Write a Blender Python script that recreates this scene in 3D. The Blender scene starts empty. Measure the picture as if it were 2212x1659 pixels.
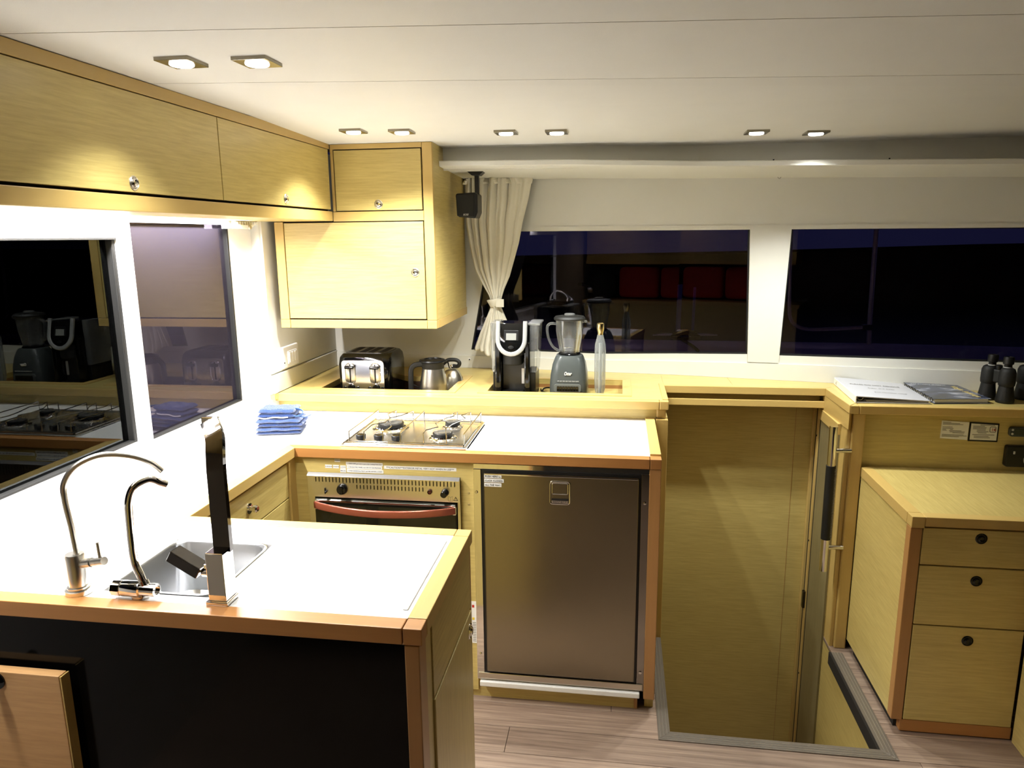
import bpy, bmesh, math, random
from mathutils import Vector, Matrix
random.seed(7)
PI = math.pi
S = bpy.context.scene
COL = S.collection

# ------------------------------------------------------------------ camera, world, light, exposure
cam_d = bpy.data.cameras.new('camera'); cam = bpy.data.objects.new('camera', cam_d); COL.objects.link(cam)
F = Vector((-0.14413794, 0.96919124, -0.1997313)); R = Vector((0.98937522, 0.14502039, -0.01028385)); U = Vector((-0.01899809, 0.19909149, 0.97979674))
cam.matrix_world = Matrix(((R.x, U.x, -F.x, 1.1011), (R.y, U.y, -F.y, -2.2788), (R.z, U.z, -F.z, 1.6306), (0, 0, 0, 1)))
cam_d.sensor_width = 36; cam_d.lens = 1567.5 / 2212 * 36; cam_d.clip_start = 0.02
S.camera = cam
S.view_settings.view_transform = 'Standard'; S.view_settings.look = 'None'
S.view_settings.gamma = 1; S.view_settings.use_curve_mapping = False
S.view_settings.exposure = 0.98
W = bpy.data.worlds.new('night'); S.world = W; W.use_nodes = True
nt = W.node_tree; bg = nt.nodes['Background']
tc = nt.nodes.new('ShaderNodeTexCoord'); sp = nt.nodes.new('ShaderNodeSeparateXYZ'); cr = nt.nodes.new('ShaderNodeValToRGB')
nt.links.new(tc.outputs['Generated'], sp.inputs[0]); nt.links.new(sp.outputs['Z'], cr.inputs[0]); nt.links.new(cr.outputs[0], bg.inputs[0])
cr.color_ramp.elements[0].position = 0.0; cr.color_ramp.elements[0].color = (0.012, 0.013, 0.045, 1)
cr.color_ramp.elements[1].position = 0.6; cr.color_ramp.elements[1].color = (0.004, 0.005, 0.018, 1)
bg.inputs[1].default_value = 0.36
CEIL = 2.0
def ceil_z(y, x=0.0): return CEIL if y < -0.1 else CEIL - (0.022 + 0.03 * min(1, max(0, (x - 1) / 1.6))) * (y + 0.1)
DOWN = [(.179, -.763), (.335, -.737), (.185, .235), (.345, .275), (.697, .36), (.873, .385), (1.565, .48), (1.772, .515)]
for i, (x, y) in enumerate(DOWN):
    L = bpy.data.lights.new('downlight_beam', 'SPOT'); L.energy = 13.0 if i < 2 else 23.0; L.color = (.98, 1.0, .965)
    L.spot_size = math.radians(116 if i < 2 else 122); L.spot_blend = 1.0; L.shadow_soft_size = 0.018
    o = bpy.data.objects.new('downlight_beam', L); COL.objects.link(o); o.location = (x, y, ceil_z(y, x) - 0.024)
# the strip under the left cabinets
L = bpy.data.lights.new('strip_glow', 'AREA'); L.shape = 'RECTANGLE'; L.size = 0.03; L.size_y = 1.75; L.energy = 27; L.spread = math.radians(162); L.color = (.98, .96, .97)
o = bpy.data.objects.new('strip_glow', L); COL.objects.link(o); o.location = (-.29, -.62, 1.734)

# ------------------------------------------------------------------ materials
MATS = {}
def new(name):
    m = bpy.data.materials.new(name); m.use_nodes = True; MATS[name] = m
    return m, m.node_tree, m.node_tree.nodes['Principled BSDF']
def plain(name, col, rough=.5, metal=0, spec=.5, bump=0, bscale=200, noise=0, nscale=8, coat=0, sheen=0, trans=0, ior=1.45, alpha=1):
    m, nt, b = new(name)
    b.inputs['Base Color'].default_value = (*col, 1); b.inputs['Roughness'].default_value = rough; b.inputs['Metallic'].default_value = metal
    b.inputs['Specular IOR Level'].default_value = spec; b.inputs['Coat Weight'].default_value = coat; b.inputs['Sheen Weight'].default_value = sheen
    b.inputs['Transmission Weight'].default_value = trans; b.inputs['IOR'].default_value = ior
    t = nt.nodes.new('ShaderNodeTexCoord')
    n = nt.nodes.new('ShaderNodeTexNoise'); n.inputs['Scale'].default_value = nscale; n.inputs['Detail'].default_value = 4
    nt.links.new(t.outputs['Object'], n.inputs['Vector'])
    mx = nt.nodes.new('ShaderNodeMix'); mx.data_type = 'RGBA'; k = 1 - (noise or .03)
    mx.inputs[6].default_value = (*[c * k for c in col], 1); mx.inputs[7].default_value = (*[min(1, c * (2 - k)) for c in col], 1)
    nt.links.new(n.outputs['Fac'], mx.inputs[0]); nt.links.new(mx.outputs[2], b.inputs['Base Color'])
    if bump:
        n2 = nt.nodes.new('ShaderNodeTexNoise'); n2.inputs['Scale'].default_value = bscale; nt.links.new(t.outputs['Object'], n2.inputs['Vector'])
        bp = nt.nodes.new('ShaderNodeBump'); bp.inputs['Strength'].default_value = bump; bp.inputs['Distance'].default_value = .002
        nt.links.new(n2.outputs['Fac'], bp.inputs['Height']); nt.links.new(bp.outputs[0], b.inputs['Normal'])
    return m
def wood(name, dark, light, axis, rough=.38, fine=140, strength=.5, figure=.16, coat=.15):
    """veneer / beech with the grain running along one axis"""
    m, nt, b = new(name)
    t = nt.nodes.new('ShaderNodeTexCoord'); mp = nt.nodes.new('ShaderNodeMapping')
    sc = [fine, fine, fine]; sc['xyz'.index(axis)] = fine / 16
    mp.inputs['Scale'].default_value = sc; nt.links.new(t.outputs['Object'], mp.inputs[0])
    n = nt.nodes.new('ShaderNodeTexNoise'); n.inputs['Scale'].default_value = 1; n.inputs['Detail'].default_value = 5; n.inputs['Roughness'].default_value = .65
    nt.links.new(mp.outputs[0], n.inputs['Vector'])
    mp2 = nt.nodes.new('ShaderNodeMapping'); s2 = [14, 14, 14]; s2['xyz'.index(axis)] = 1.2
    mp2.inputs['Scale'].default_value = s2; nt.links.new(t.outputs['Object'], mp2.inputs[0])
    n2 = nt.nodes.new('ShaderNodeTexNoise'); n2.inputs['Scale'].default_value = 1; n2.inputs['Detail'].default_value = 3; n2.inputs['Distortion'].default_value = 1.2
    nt.links.new(mp2.outputs[0], n2.inputs['Vector'])
    a = nt.nodes.new('ShaderNodeMix'); a.data_type = 'FLOAT'; a.inputs[0].default_value = figure
    nt.links.new(n.outputs['Fac'], a.inputs[2]); nt.links.new(n2.outputs['Fac'], a.inputs[3])
    r = nt.nodes.new('ShaderNodeValToRGB'); r.color_ramp.elements[0].position = .5 - strength * .4; r.color_ramp.elements[1].position = .5 + strength * .35
    r.color_ramp.elements[0].color = (*dark, 1); r.color_ramp.elements[1].color = (*light, 1)
    nt.links.new(a.outputs[0], r.inputs[0]); nt.links.new(r.outputs[0], b.inputs['Base Color'])
    b.inputs['Roughness'].default_value = rough; b.inputs['Coat Weight'].default_value = coat; b.inputs['Coat Roughness'].default_value = .25
    bp = nt.nodes.new('ShaderNodeBump'); bp.inputs['Strength'].default_value = .12; bp.inputs['Distance'].default_value = .001
    nt.links.new(n.outputs['Fac'], bp.inputs['Height']); nt.links.new(bp.outputs[0], b.inputs['Normal'])
    return m
VD, VL = (.45, .335, .105), (.60, .475, .165)
V = {a: wood('veneer_' + a, VD, VL, a) for a in 'xyz'}
TD, TL = (.50, .335, .10), (.60, .42, .14)
T = {a: wood('beech_' + a, TD, TL, a, fine=60, strength=.7, figure=.6) for a in 'xyz'}
T['r'] = wood('beech_red_shaded', (.34, .145, .040), (.45, .21, .058), 'x', fine=60, strength=.7, figure=.6)  # camera-facing beech, darkened and reddened to hold its lower light
T['rz'] = wood('beech_red_shaded_upright', (.33, .16, .050), (.42, .215, .072), 'z', fine=60, strength=.7, figure=.6)  # upright version of that shade-darkened tone
M_ceil = plain('ceiling_liner', (.70, .69, .645), .55, bump=.15, bscale=500)
M_wall = plain('wall_liner', (.69, .68, .615), .5, bump=.1, bscale=400)
M_white = plain('white_laminate', (.86, .85, .83), .3)
M_gel = plain('gelcoat', (.80, .79, .77), .3)
M_steel = plain('brushed_steel', (.68, .65, .58), .28, metal=1, bump=.05, bscale=600)
M_fridge = plain('fridge_steel', (.28, .25, .19), .27, metal=1)
M_chrome = plain('chrome', (.78, .77, .75), .06, metal=1)
M_dchrome = plain('dark_chrome', (.10, .095, .095), .05, metal=1)
M_brass = plain('brass_cap', (.75, .62, .33), .18, metal=1)
M_sink = plain('sink_steel', (.55, .56, .57), .33, metal=1)
M_black = plain('black_plastic', (.005, .005, .005), .35)
M_gloss = plain('gloss_black', (.003, .003, .003), .06)
M_front = plain('dark_acrylic_front', (.002, .002, .002), .12, spec=.18)
M_rub = plain('rubber', (.007, .007, .006), .55, bump=.3, bscale=900)
M_dsteel = plain('bezel_steel', (.30, .27, .21), .2, metal=1)
M_gap = plain('dark_gap', (.01, .007, .004), .9)
M_grey = plain('grey_paint', (.055, .062, .06), .28)
M_lgrey = plain('light_grey', (.55, .55, .53), .35)
M_silver = plain('silver_ring', (.36, .36, .35), .25, metal=.4)
M_paper = plain('paper', (.82, .81, .77), .6)
M_card = plain('binder_vinyl', (.50, .50, .53), .35)
M_ink = plain('ink', (.02, .02, .02), .6)
M_gink = plain('grey_ink', (.22, .21, .19), .6)
M_gold = plain('gold_print', (.62, .50, .20), .4)
M_redp = plain('red_print', (.45, .03, .02), .5)
M_yel = plain('yellow_print', (.75, .55, .04), .5)
M_cloth = plain('curtain_cloth', (.74, .70, .58), .45, sheen=.3, bump=.1, bscale=700)
M_blue = plain('blue_terry', (.017, .048, .17), .95, sheen=.5, bump=1.0, bscale=350, noise=.25, nscale=60)
M_strap = plain('blue_strap', (.04, .10, .26), .7)
M_handle = plain('oven_handle_copper', (.24, .065, .036), .18, metal=.3)
M_oveng = plain('oven_glass', (.010, .010, .006), .07)
M_nose = plain('nosing_grey', (.16, .135, .105), .4, metal=.3)
M_nosel = plain('nosing_ridge', (.42, .39, .34), .3, metal=.7)
M_bag = plain('bag_cloth', (.03, .028, .02), .8, noise=.4, nscale=20)
M_redc = plain('red_cushion', (.45, .03, .02), .7)
M_deck = plain('deck_gelcoat', (.72, .62, .88), .5)
M_rail = plain('rail_steel', (.55, .48, .55), .35, metal=.3)
M_night = plain('dark_shore', (.002, .002, .003), 1, spec=0)
M_post = plain('blue_post', (.25, .27, .55), .5)
M_rope = plain('rope', (.03, .028, .035), .8, bump=.8, bscale=200)
M_mark = plain('white_strip', (.80, .79, .74), .5, bump=.6, bscale=60)
M_red2 = plain('indicator_red', (.06, .01, .008), .2)
M_dial = plain('dial_lcd', (.05, .055, .04), .2)
M_screen = plain('grey_screen', (.20, .20, .18), .3)
def emis(name, col, st):
    m, nt, b = new(name); b.inputs['Base Color'].default_value = (*col, 1)
    b.inputs['Emission Color'].default_value = (*col, 1); b.inputs['Emission Strength'].default_value = st; return m
M_bulb = emis('lamp_lens', (1, .97, .92), 6)
M_led = emis('led_strip', (.97, .98, 1), 8)
def pane(name, tint, refl, dif=None, difw=0, ior=1.6):
    m = bpy.data.materials.new(name); m.use_nodes = True; nt = m.node_tree; nt.nodes.clear()
    out = nt.nodes.new('ShaderNodeOutputMaterial'); tr = nt.nodes.new('ShaderNodeBsdfTransparent'); gl = nt.nodes.new('ShaderNodeBsdfGlossy')
    tr.inputs[0].default_value = (*tint, 1); gl.inputs['Roughness'].default_value = 0.0; gl.inputs['Color'].default_value = (*refl, 1)
    fr = nt.nodes.new('ShaderNodeFresnel'); fr.inputs['IOR'].default_value = ior
    mx = nt.nodes.new('ShaderNodeMixShader'); nt.links.new(fr.outputs[0], mx.inputs[0]); nt.links.new(tr.outputs[0], mx.inputs[1]); nt.links.new(gl.outputs[0], mx.inputs[2])
    last = mx
    if dif:
        d = nt.nodes.new('ShaderNodeBsdfDiffuse'); d.inputs[0].default_value = (*dif, 1)
        m2 = nt.nodes.new('ShaderNodeMixShader'); m2.inputs[0].default_value = difw
        nt.links.new(mx.outputs[0], m2.inputs[1]); nt.links.new(d.outputs[0], m2.inputs[2]); last = m2
    nt.links.new(last.outputs[0], out.inputs[0]); return m
M_glass_back = pane('tinted_glass', (.80, .77, .84), (.7, .7, .75))
M_glass_dark = pane('smoked_glass', (.30, .32, .33), (.50, .53, .54))
M_glass_lilac = pane('lilac_glass', (.35, .30, .42), (.62, .56, .70), (.30, .26, .36), .06, 1.75)
def clear(name, tint, rough=.0, dens=.12, dcol=(.8, .8, .78)):
    m = bpy.data.materials.new(name); m.use_nodes = True; nt = m.node_tree; nt.nodes.clear()
    out = nt.nodes.new('ShaderNodeOutputMaterial'); tr = nt.nodes.new('ShaderNodeBsdfTransparent'); gl = nt.nodes.new('ShaderNodeBsdfGlossy')
    tr.inputs[0].default_value = (*tint, 1); gl.inputs['Roughness'].default_value = .04
    lw = nt.nodes.new('ShaderNodeLayerWeight'); lw.inputs['Blend'].default_value = .28
    mx = nt.nodes.new('ShaderNodeMixShader'); nt.links.new(lw.outputs['Facing'], mx.inputs[0]); nt.links.new(tr.outputs[0], mx.inputs[1]); nt.links.new(gl.outputs[0], mx.inputs[2])
    d = nt.nodes.new('ShaderNodeBsdfDiffuse'); d.inputs[0].default_value = (*dcol, 1); m2 = nt.nodes.new('ShaderNodeMixShader'); m2.inputs[0].default_value = dens
    nt.links.new(mx.outputs[0], m2.inputs[1]); nt.links.new(d.outputs[0], m2.inputs[2]); nt.links.new(m2.outputs[0], out.inputs[0]); return m
M_jar = clear('jar_glass', (.93, .95, .95), dens=.05)
M_tank = clear('water_tank_plastic', (.88, .88, .85), dens=.10)
M_flask = clear('frosted_flask', (.72, .75, .75), dens=.30, dcol=(.42, .44, .43))
# floor laminate
def floor_mat():
    m, nt, b = new('laminate_plank')
    t = nt.nodes.new('ShaderNodeTexCoord'); oi = nt.nodes.new('ShaderNodeObjectInfo'); mp = nt.nodes.new('ShaderNodeMapping'); mp.inputs['Scale'].default_value = (2.2, 70, 70)
    nt.links.new(t.outputs['Object'], mp.inputs[0])
    n = nt.nodes.new('ShaderNodeTexNoise'); n.inputs['Scale'].default_value = 1; n.inputs['Detail'].default_value = 6; n.inputs['Roughness'].default_value = .7
    nt.links.new(mp.outputs[0], n.inputs['Vector'])
    r = nt.nodes.new('ShaderNodeValToRGB'); r.color_ramp.elements[0].position = .3; r.color_ramp.elements[1].position = .72
    r.color_ramp.elements[0].color = (.135, .085, .06, 1); r.color_ramp.elements[1].color = (.40, .295, .215, 1)
    nt.links.new(n.outputs['Fac'], r.inputs[0])
    hs = nt.nodes.new('ShaderNodeHueSaturation'); mr = nt.nodes.new('ShaderNodeMapRange'); mr.inputs[3].default_value = .85; mr.inputs[4].default_value = 1.12
    nt.links.new(oi.outputs['Random'], mr.inputs[0]); nt.links.new(mr.outputs[0], hs.inputs['Value']); nt.links.new(r.outputs[0], hs.inputs['Color']); nt.links.new(hs.outputs[0], b.inputs['Base Color'])
    b.inputs['Roughness'].default_value = .42
    bp = nt.nodes.new('ShaderNodeBump'); bp.inputs['Strength'].default_value = .15; bp.inputs['Distance'].default_value = .001
    nt.links.new(n.outputs['Fac'], bp.inputs['Height']); nt.links.new(bp.outputs[0], b.inputs['Normal']); return m
M_floor = floor_mat()
def cover_mat():
    m, nt, b = new('magazine_cover')
    t = nt.nodes.new('ShaderNodeTexCoord'); mp = nt.nodes.new('ShaderNodeMapping'); mp.inputs['Scale'].default_value = (6, 13, 6)
    nt.links.new(t.outputs['Object'], mp.inputs[0]); n = nt.nodes.new('ShaderNodeTexNoise'); n.inputs['Scale'].default_value = 1.6; n.inputs['Detail'].default_value = 5; nt.links.new(mp.outputs[0], n.inputs['Vector'])
    r = nt.nodes.new('ShaderNodeValToRGB'); e = r.color_ramp.elements; e[0].position = .35; e[0].color = (.02, .02, .022, 1); e[1].position = .72; e[1].color = (.55, .56, .62, 1)
    e2 = e.new(.52); e2.color = (.06, .075, .13, 1)
    nt.links.new(n.outputs['Fac'], r.inputs[0]); nt.links.new(r.outputs[0], b.inputs['Base Color']); b.inputs['Roughness'].default_value = .18; return m
M_cover = cover_mat()

# ------------------------------------------------------------------ mesh helpers (world coordinates)
def B(): return bmesh.new()
def box(bm, x0, x1, y0, y1, z0, z1, bev=0, seg=2):
    t = bmesh.new(); bmesh.ops.create_cube(t, size=1)
    bmesh.ops.transform(t, matrix=Matrix.Translation(((x0 + x1) / 2, (y0 + y1) / 2, (z0 + z1) / 2)) @ Matrix.Diagonal((abs(x1 - x0), abs(y1 - y0), abs(z1 - z0), 1)), verts=t.verts)
    if bev: bmesh.ops.bevel(t, geom=t.edges[:], offset=bev, segments=seg, profile=.5, affect='EDGES')
    merge(bm, t); return bm
def merge(bm, t, mat=None):
    if mat is not None: bmesh.ops.transform(t, matrix=mat, verts=t.verts)
    me = bpy.data.meshes.new('t'); t.to_mesh(me); t.free(); bm.from_mesh(me); bpy.data.meshes.remove(me)
def prism(bm, pts, d0, d1, plane='z', bev=0):
    """extrude a polygon; plane z: pts=(x,y); y: pts=(x,z); x: pts=(y,z)"""
    def P(p, d): return {'z': (p[0], p[1], d), 'y': (p[0], d, p[1]), 'x': (d, p[0], p[1])}[plane]
    t = bmesh.new(); a = [t.verts.new(P(p, d0)) for p in pts]; b = [t.verts.new(P(p, d1)) for p in pts]; n = len(pts)
    t.faces.new(a); t.faces.new(b[::-1])
    for i in range(n): t.faces.new((a[i], b[i], b[(i + 1) % n], a[(i + 1) % n]))
    bmesh.ops.recalc_face_normals(t, faces=t.faces)
    if bev: bmesh.ops.bevel(t, geom=t.edges[:], offset=bev, segments=2, profile=.5, affect='EDGES')
    merge(bm, t); return bm
def lathe(bm, prof, c, seg=32, axis='z', rx=1, ry=1, rib=0, nrib=0):
    """prof: (radius, height) from the bottom up; closed at the ends"""
    t = bmesh.new(); rings = []
    for r, h in prof:
        ring = []
        for k in range(seg):
            a = 2 * PI * k / seg; q = max(r, 1e-5) * (1 + rib * math.cos(nrib * a))
            u, v = q * rx * math.cos(a), q * ry * math.sin(a)
            p = {'z': (u, v, h), 'y': (u, h, v), 'x': (h, u, v)}[axis]
            ring.append(t.verts.new((c[0] + p[0], c[1] + p[1], c[2] + p[2])))
        rings.append(ring)
    for a, b in zip(rings, rings[1:]):
        for k in range(seg): t.faces.new((a[k], a[(k + 1) % seg], b[(k + 1) % seg], b[k]))
    t.faces.new(rings[0][::-1]); t.faces.new(rings[-1])
    bmesh.ops.recalc_face_normals(t, faces=t.faces); merge(bm, t); return bm
def smooth_path(pts, n=6, closed=False):
    P = [Vector(p) for p in pts]; out = []; m = len(P)
    for i in range(m if closed else m - 1):
        p0 = P[(i - 1) % m] if closed or i > 0 else P[i]; p1 = P[i]; p2 = P[(i + 1) % m]; p3 = P[(i + 2) % m] if closed or i < m - 2 else P[i + 1]
        for k in range(n):
            s = k / n
            out.append(.5 * ((2 * p1) + (p2 - p0) * s + (2 * p0 - 5 * p1 + 4 * p2 - p3) * s * s + (3 * p1 - p0 - 3 * p2 + p3) * s ** 3))
    if not closed: out.append(P[-1])
    return out
def sweep(bm, pts, sec, closed=False, up=Vector((0, 0, 1)), radii=None):
    """sweep a 2-D section (u,v list) along pts"""
    t = bmesh.new(); P = [Vector(p) for p in pts]; n = len(P); rings = []; prev = None
    for i in range(n):
        a = P[(i - 1) % n] if (closed or i > 0) else P[i]; b = P[(i + 1) % n] if (closed or i < n - 1) else P[i]
        d = (b - a).normalized()
        if prev is None:
            s = d.cross(up)
            if s.length < .05: s = d.cross(Vector((1, 0, 0)))
        else: s = prev - d * prev.dot(d)
        s.normalize(); prev = s; w = s.cross(d)
        k = radii[i] if radii else 1
        rings.append([t.verts.new(P[i] + (s * u + w * v) * k) for u, v in sec])
    m = len(sec)
    for i in range(n if closed else n - 1):
        a, b = rings[i], rings[(i + 1) % n]
        for j in range(m): t.faces.new((a[j], a[(j + 1) % m], b[(j + 1) % m], b[j]))
    if not closed: t.faces.new(rings[0][::-1]); t.faces.new(rings[-1])
    bmesh.ops.recalc_face_normals(t, faces=t.faces); merge(bm, t); return bm
def circ(r, seg=10, ry=None): return [(r * math.cos(2 * PI * k / seg), (ry or r) * math.sin(2 * PI * k / seg)) for k in range(seg)]
def tube(bm, pts, r, seg=10, closed=False, radii=None): return sweep(bm, pts, circ(r, seg), closed, radii=radii)
def rrect(w, h, r, n=4):
    out = []
    for cx, cy, a0 in ((w / 2 - r, h / 2 - r, 0), (-w / 2 + r, h / 2 - r, 90), (-w / 2 + r, -h / 2 + r, 180), (w / 2 - r, -h / 2 + r, 270)):
        for k in range(n + 1): a = math.radians(a0 + 90 * k / n); out.append((cx + r * math.cos(a), cy + r * math.sin(a)))
    return out
ROOT = {}
def obj(name, bm, mat, parent=None, smooth=False, label=None, kind=None):
    me = bpy.data.meshes.new(name)
    off = ROOT.get(parent.name, Vector()) if parent else None
    if parent is None:
        vs = [v.co for v in bm.verts]; off = Vector(((min(v.x for v in vs) + max(v.x for v in vs)) / 2, (min(v.y for v in vs) + max(v.y for v in vs)) / 2, min(v.z for v in vs)))
    bmesh.ops.translate(bm, vec=-off, verts=bm.verts)
    bm.to_mesh(me); bm.free()
    me.materials.append(mat)
    if smooth:
        me.polygons.foreach_set('use_smooth', [True] * len(me.polygons))
        me.set_sharp_from_angle(angle=math.radians(38))
    o = bpy.data.objects.new(name, me); COL.objects.link(o)
    if parent: o.parent = parent; ROOT[o.name] = off
    else: o.location = off; ROOT[o.name] = off
    if label: o['label'] = label
    if kind: o['kind'] = kind
    return o
def struct(name, bm, mat, parent=None, smooth=False): return obj(name, bm, mat, parent, smooth, kind='structure' if parent is None else None)
def thing(name, label, cat, loc, group=None):
    o = bpy.data.objects.new(name, None); COL.objects.link(o); o.location = loc; o.empty_display_size = .05
    o['label'] = label; o['category'] = cat
    if group: o['group'] = group
    ROOT[o.name] = Vector(loc); return o
def tag(o, label, cat, group=None):
    o['label'] = label; o['category'] = cat
    if group: o['group'] = group
    return o
def text(name, body, size, mat, parent, loc, rot=(PI / 2, 0, 0), wid=None, ext=.0004, align='LEFT', bold=0, shear=0):
    cu = bpy.data.curves.new('t', 'FONT'); cu.body = body; cu.size = size; cu.extrude = ext; cu.align_x = align; cu.offset = bold; cu.shear = shear
    to = bpy.data.objects.new('t', cu); COL.objects.link(to)
    bpy.context.view_layer.update()
    me = bpy.data.meshes.new_from_object(to.evaluated_get(bpy.context.evaluated_depsgraph_get()))
    bpy.data.objects.remove(to); bpy.data.curves.remove(cu)
    bm = bmesh.new(); bm.from_mesh(me); bpy.data.meshes.remove(me)
    if wid:
        xs = [v.co.x for v in bm.verts]; w = max(xs) - min(xs); bmesh.ops.scale(bm, vec=(wid / w, 1, 1), verts=bm.verts)
    from mathutils import Euler
    bmesh.ops.transform(bm, matrix=Matrix.Translation(loc) @ Euler(rot).to_matrix().to_4x4(), verts=bm.verts)
    return obj(name, bm, mat, parent)
def bevprism(pts, d0, d1, plane, bev): return prism(B(), pts, d0, d1, plane, bev)

# ------------------------------------------------------------------ room shell
PX = [-.306, .576, 1.365, 1.944, 2.534, 3.3]; PY = [1.168, 1.166, 1.069, .954, .838, .69]
def wy(x):
    if x <= PX[0]: return PY[0]
    for i in range(5):
        if x <= PX[i + 1]: return PY[i] + (PY[i + 1] - PY[i]) * (x - PX[i]) / (PX[i + 1] - PX[i])
    return PY[-1] + (x - PX[-1]) * (PY[-1] - PY[-2]) / (PX[-1] - PX[-2])
def curved(bm, pts, off0, off1):
    """polygon in x,z laid on the curved back wall, thick from off0 to off1"""
    t = bmesh.new(); t.faces.new([t.verts.new((p[0], 0, p[1])) for p in pts])
    for x in PX[1:-1]: bmesh.ops.bisect_plane(t, geom=t.verts[:] + t.edges[:] + t.faces[:], plane_co=(x, 0, 0), plane_no=(1, 0, 0))
    g = bmesh.ops.extrude_face_region(t, geom=t.faces[:])
    back = {v for v in g['geom'] if isinstance(v, bmesh.types.BMVert)}
    for v in t.verts: v.co.y = wy(v.co.x) + (off1 if v in back else off0)
    bmesh.ops.recalc_face_normals(t, faces=t.faces); merge(bm, t); return bm
# floor with its planks around the stairwell
SX0, SX1, SY0 = 1.27, 1.96, -.105
fl = B()
for a in ((-.40, SX0, -3.4, 1.0), (SX0, 3.3, -3.4, SY0), (SX1, 3.3, SY0, .72)): box(fl, a[0], a[1], a[2], a[3], -.03, -.012)
floor = struct('floor', fl, M_gap)
PWID = .125
rowy = -.125 - PWID * 18; k = 0
while rowy < .6:
    y0, y1 = rowy + .0008, rowy + PWID - .0008
    off = [.76, .2, 1.35, .5, 1.1][k % 5] if abs(rowy + .25) > .02 else .761
    cuts = [x for x in (off - 1.3, off, off + 1.3, off + 2.6) if -.35 < x < 3.3]
    xs = [-.38] + cuts + [3.3]
    for a, b in zip(xs, xs[1:]):
        segs = [(a, b)]
        if y1 > SY0 + .01:
            segs = [(a, min(b, SX0)), (max(a, SX1), b)]
        for s0, s1 in segs:
            if s1 - s0 > .02:
                yy1 = y1 if not (y0 < SY0 < y1 and s0 >= SX0 - .001 and s1 <= SX1 + .001) else SY0
                if s0 < -.1 and y0 > -.6: s0 = max(s0, -.02)
                if s1 - s0 < .02: continue
                struct('plank', box(B(), s0 + .0008, s1 - .0008, y0, yy1, -.012, 0, .0007, 1), M_floor, floor)
    rowy += PWID; k += 1
# stair well
M_well = V['x']
struct('wall_stairwell_back', box(B(), SX0, SX1, .95, .965, -.95, .93), V['x'])
struct('wall_stairwell_left', box(B(), SX0 - .02, SX0, -.12, .95, -.95, -.03), V['y'])
struct('wall_stairwell_front', box(B(), SX0 - .02, SX1 + .015, SY0 - .03, SY0 - .002, -.95, -.03), V['x'])
g = B(); box(g, SX1, SX1 + .015, SY0, .60, -.95, -.013); box(g, SX1, SX1 + .015, .60, .965, -.95, .915)
struct('wall_stairwell_right', g, V['y'])
struct('floor_lower', box(B(), SX0 - .02, SX1 + .015, -.12, .97, -.98, -.95), M_floor)
# cabin door in the right side of the well: jambs, leaf and latch
dr = struct('door_1', box(B(), 1.952, 1.9605, .60, .845, -.93, .86, .001), wood('shaded_door_veneer', (.17, .14, .065), (.25, .205, .10), 'z'))  # olive leaf veneer, darkened further for the shadow in the well
struct('door_jamb', box(B(), 1.944, 1.9605, .920, .948, -.93, .93, .001), T['z'], dr)
struct('door_jamb', box(B(), 1.950, 1.9605, .866, .893, -.93, .93, .001), T['z'], dr)
struct('door_shadow_gap', box(B(), 1.954, 1.9605, .893, .920, -.93, .93), M_gap, dr)
struct('door_shadow_gap', box(B(), 1.955, 1.9605, .845, .866, -.93, .93), M_gap, dr)
struct('door_rail', box(B(), 1.948, 1.9605, .60, .862, .86, .905, .001), T['y'], dr)
struct('latch_plate', box(B(), 1.938, 1.951, .868, .890, -.02, .06, .003), M_dchrome, dr)
struct('screw', lathe(B(), [(.004, -.002), (.004, .001)], (1.950, .880, .30), 8, 'x'), M_gap, dr)
struct('screw', lathe(B(), [(.004, -.002), (.004, .001)], (1.950, .880, -.35), 8, 'x'), M_gap, dr)
struct('screw', lathe(B(), [(.004, -.002), (.004, .001)], (1.950, .880, .78), 8, 'x'), M_gap, dr)
# vertical joint in the back panel
struct('trim_1', box(B(), 1.8745, 1.876, .9488, .9502, -.95, .93), T['rz'])
# left wall : pieces round the two windows
XW = -.346
lw = B()
box(lw, XW - .05, XW, -3.4, -.285, .0, 1.029); box(lw, XW - .05, XW, -.285, .470, .0, 1.019)
box(lw, XW - .05, XW, -3.4, .470, 1.683, 2.03); box(lw, XW - .05, XW, .292, .470, 1.019, 1.683)
box(lw, XW - .05, XW, -3.4, -2.2, 1.029, 1.683)
wl = struct('wall_left', lw, M_gel)
box_ = box(B(), XW - .05, -.311, .470, 1.19, 0, 2.03, .006); struct('wall_left_end', box_, M_wall)
struct('trim_2', box(B(), -.312, -.303, .478, 1.168, 1.083, 2.0, .002), M_wall)
# left windows (1 = sliding, smoked; 2 = fixed, lilac)
w1 = struct('window_1', box(B(), XW - .02, XW - .014, -2.2, -.345, 1.03, 1.64), M_glass_dark)
f = B()
box(f, XW - .035, XW + .012, -2.2, -.3385, 1.636, 1.683, .003); box(f, XW - .035, XW + .0125, -.338, -.2885, .972, 1.684, .003)
box(f, XW - .035, XW + .004, -2.2, -.338, 1.0, 1.034, .003); box(f, XW - .035, XW + .012, -2.2, -2.16, 1.03, 1.64, .003)
struct('window_frame', f, M_gel, w1)
g = B(); box(g, XW - .028, XW + .006, -.352, -.338, 1.034, 1.64, .002); box(g, XW - .028, XW + .005, -2.16, -.338, 1.030, 1.037, .001); box(g, XW - .028, XW + .013, -2.16, -.338, 1.632, 1.6385, .001)
struct('rubber_seal', g, M_rub, w1)
w2 = struct('window_2', box(B(), XW - .02, XW - .014, -.278, .292, 1.019, 1.683), M_glass_lilac)
g = B(); box(g, XW - .03, XW + .003, .285, .296, 1.02, 1.683, .002); box(g, XW - .03, XW + .003, -.278, .296, 1.014, 1.021, .002)
struct('rubber_seal', g, M_rub, w2)
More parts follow.
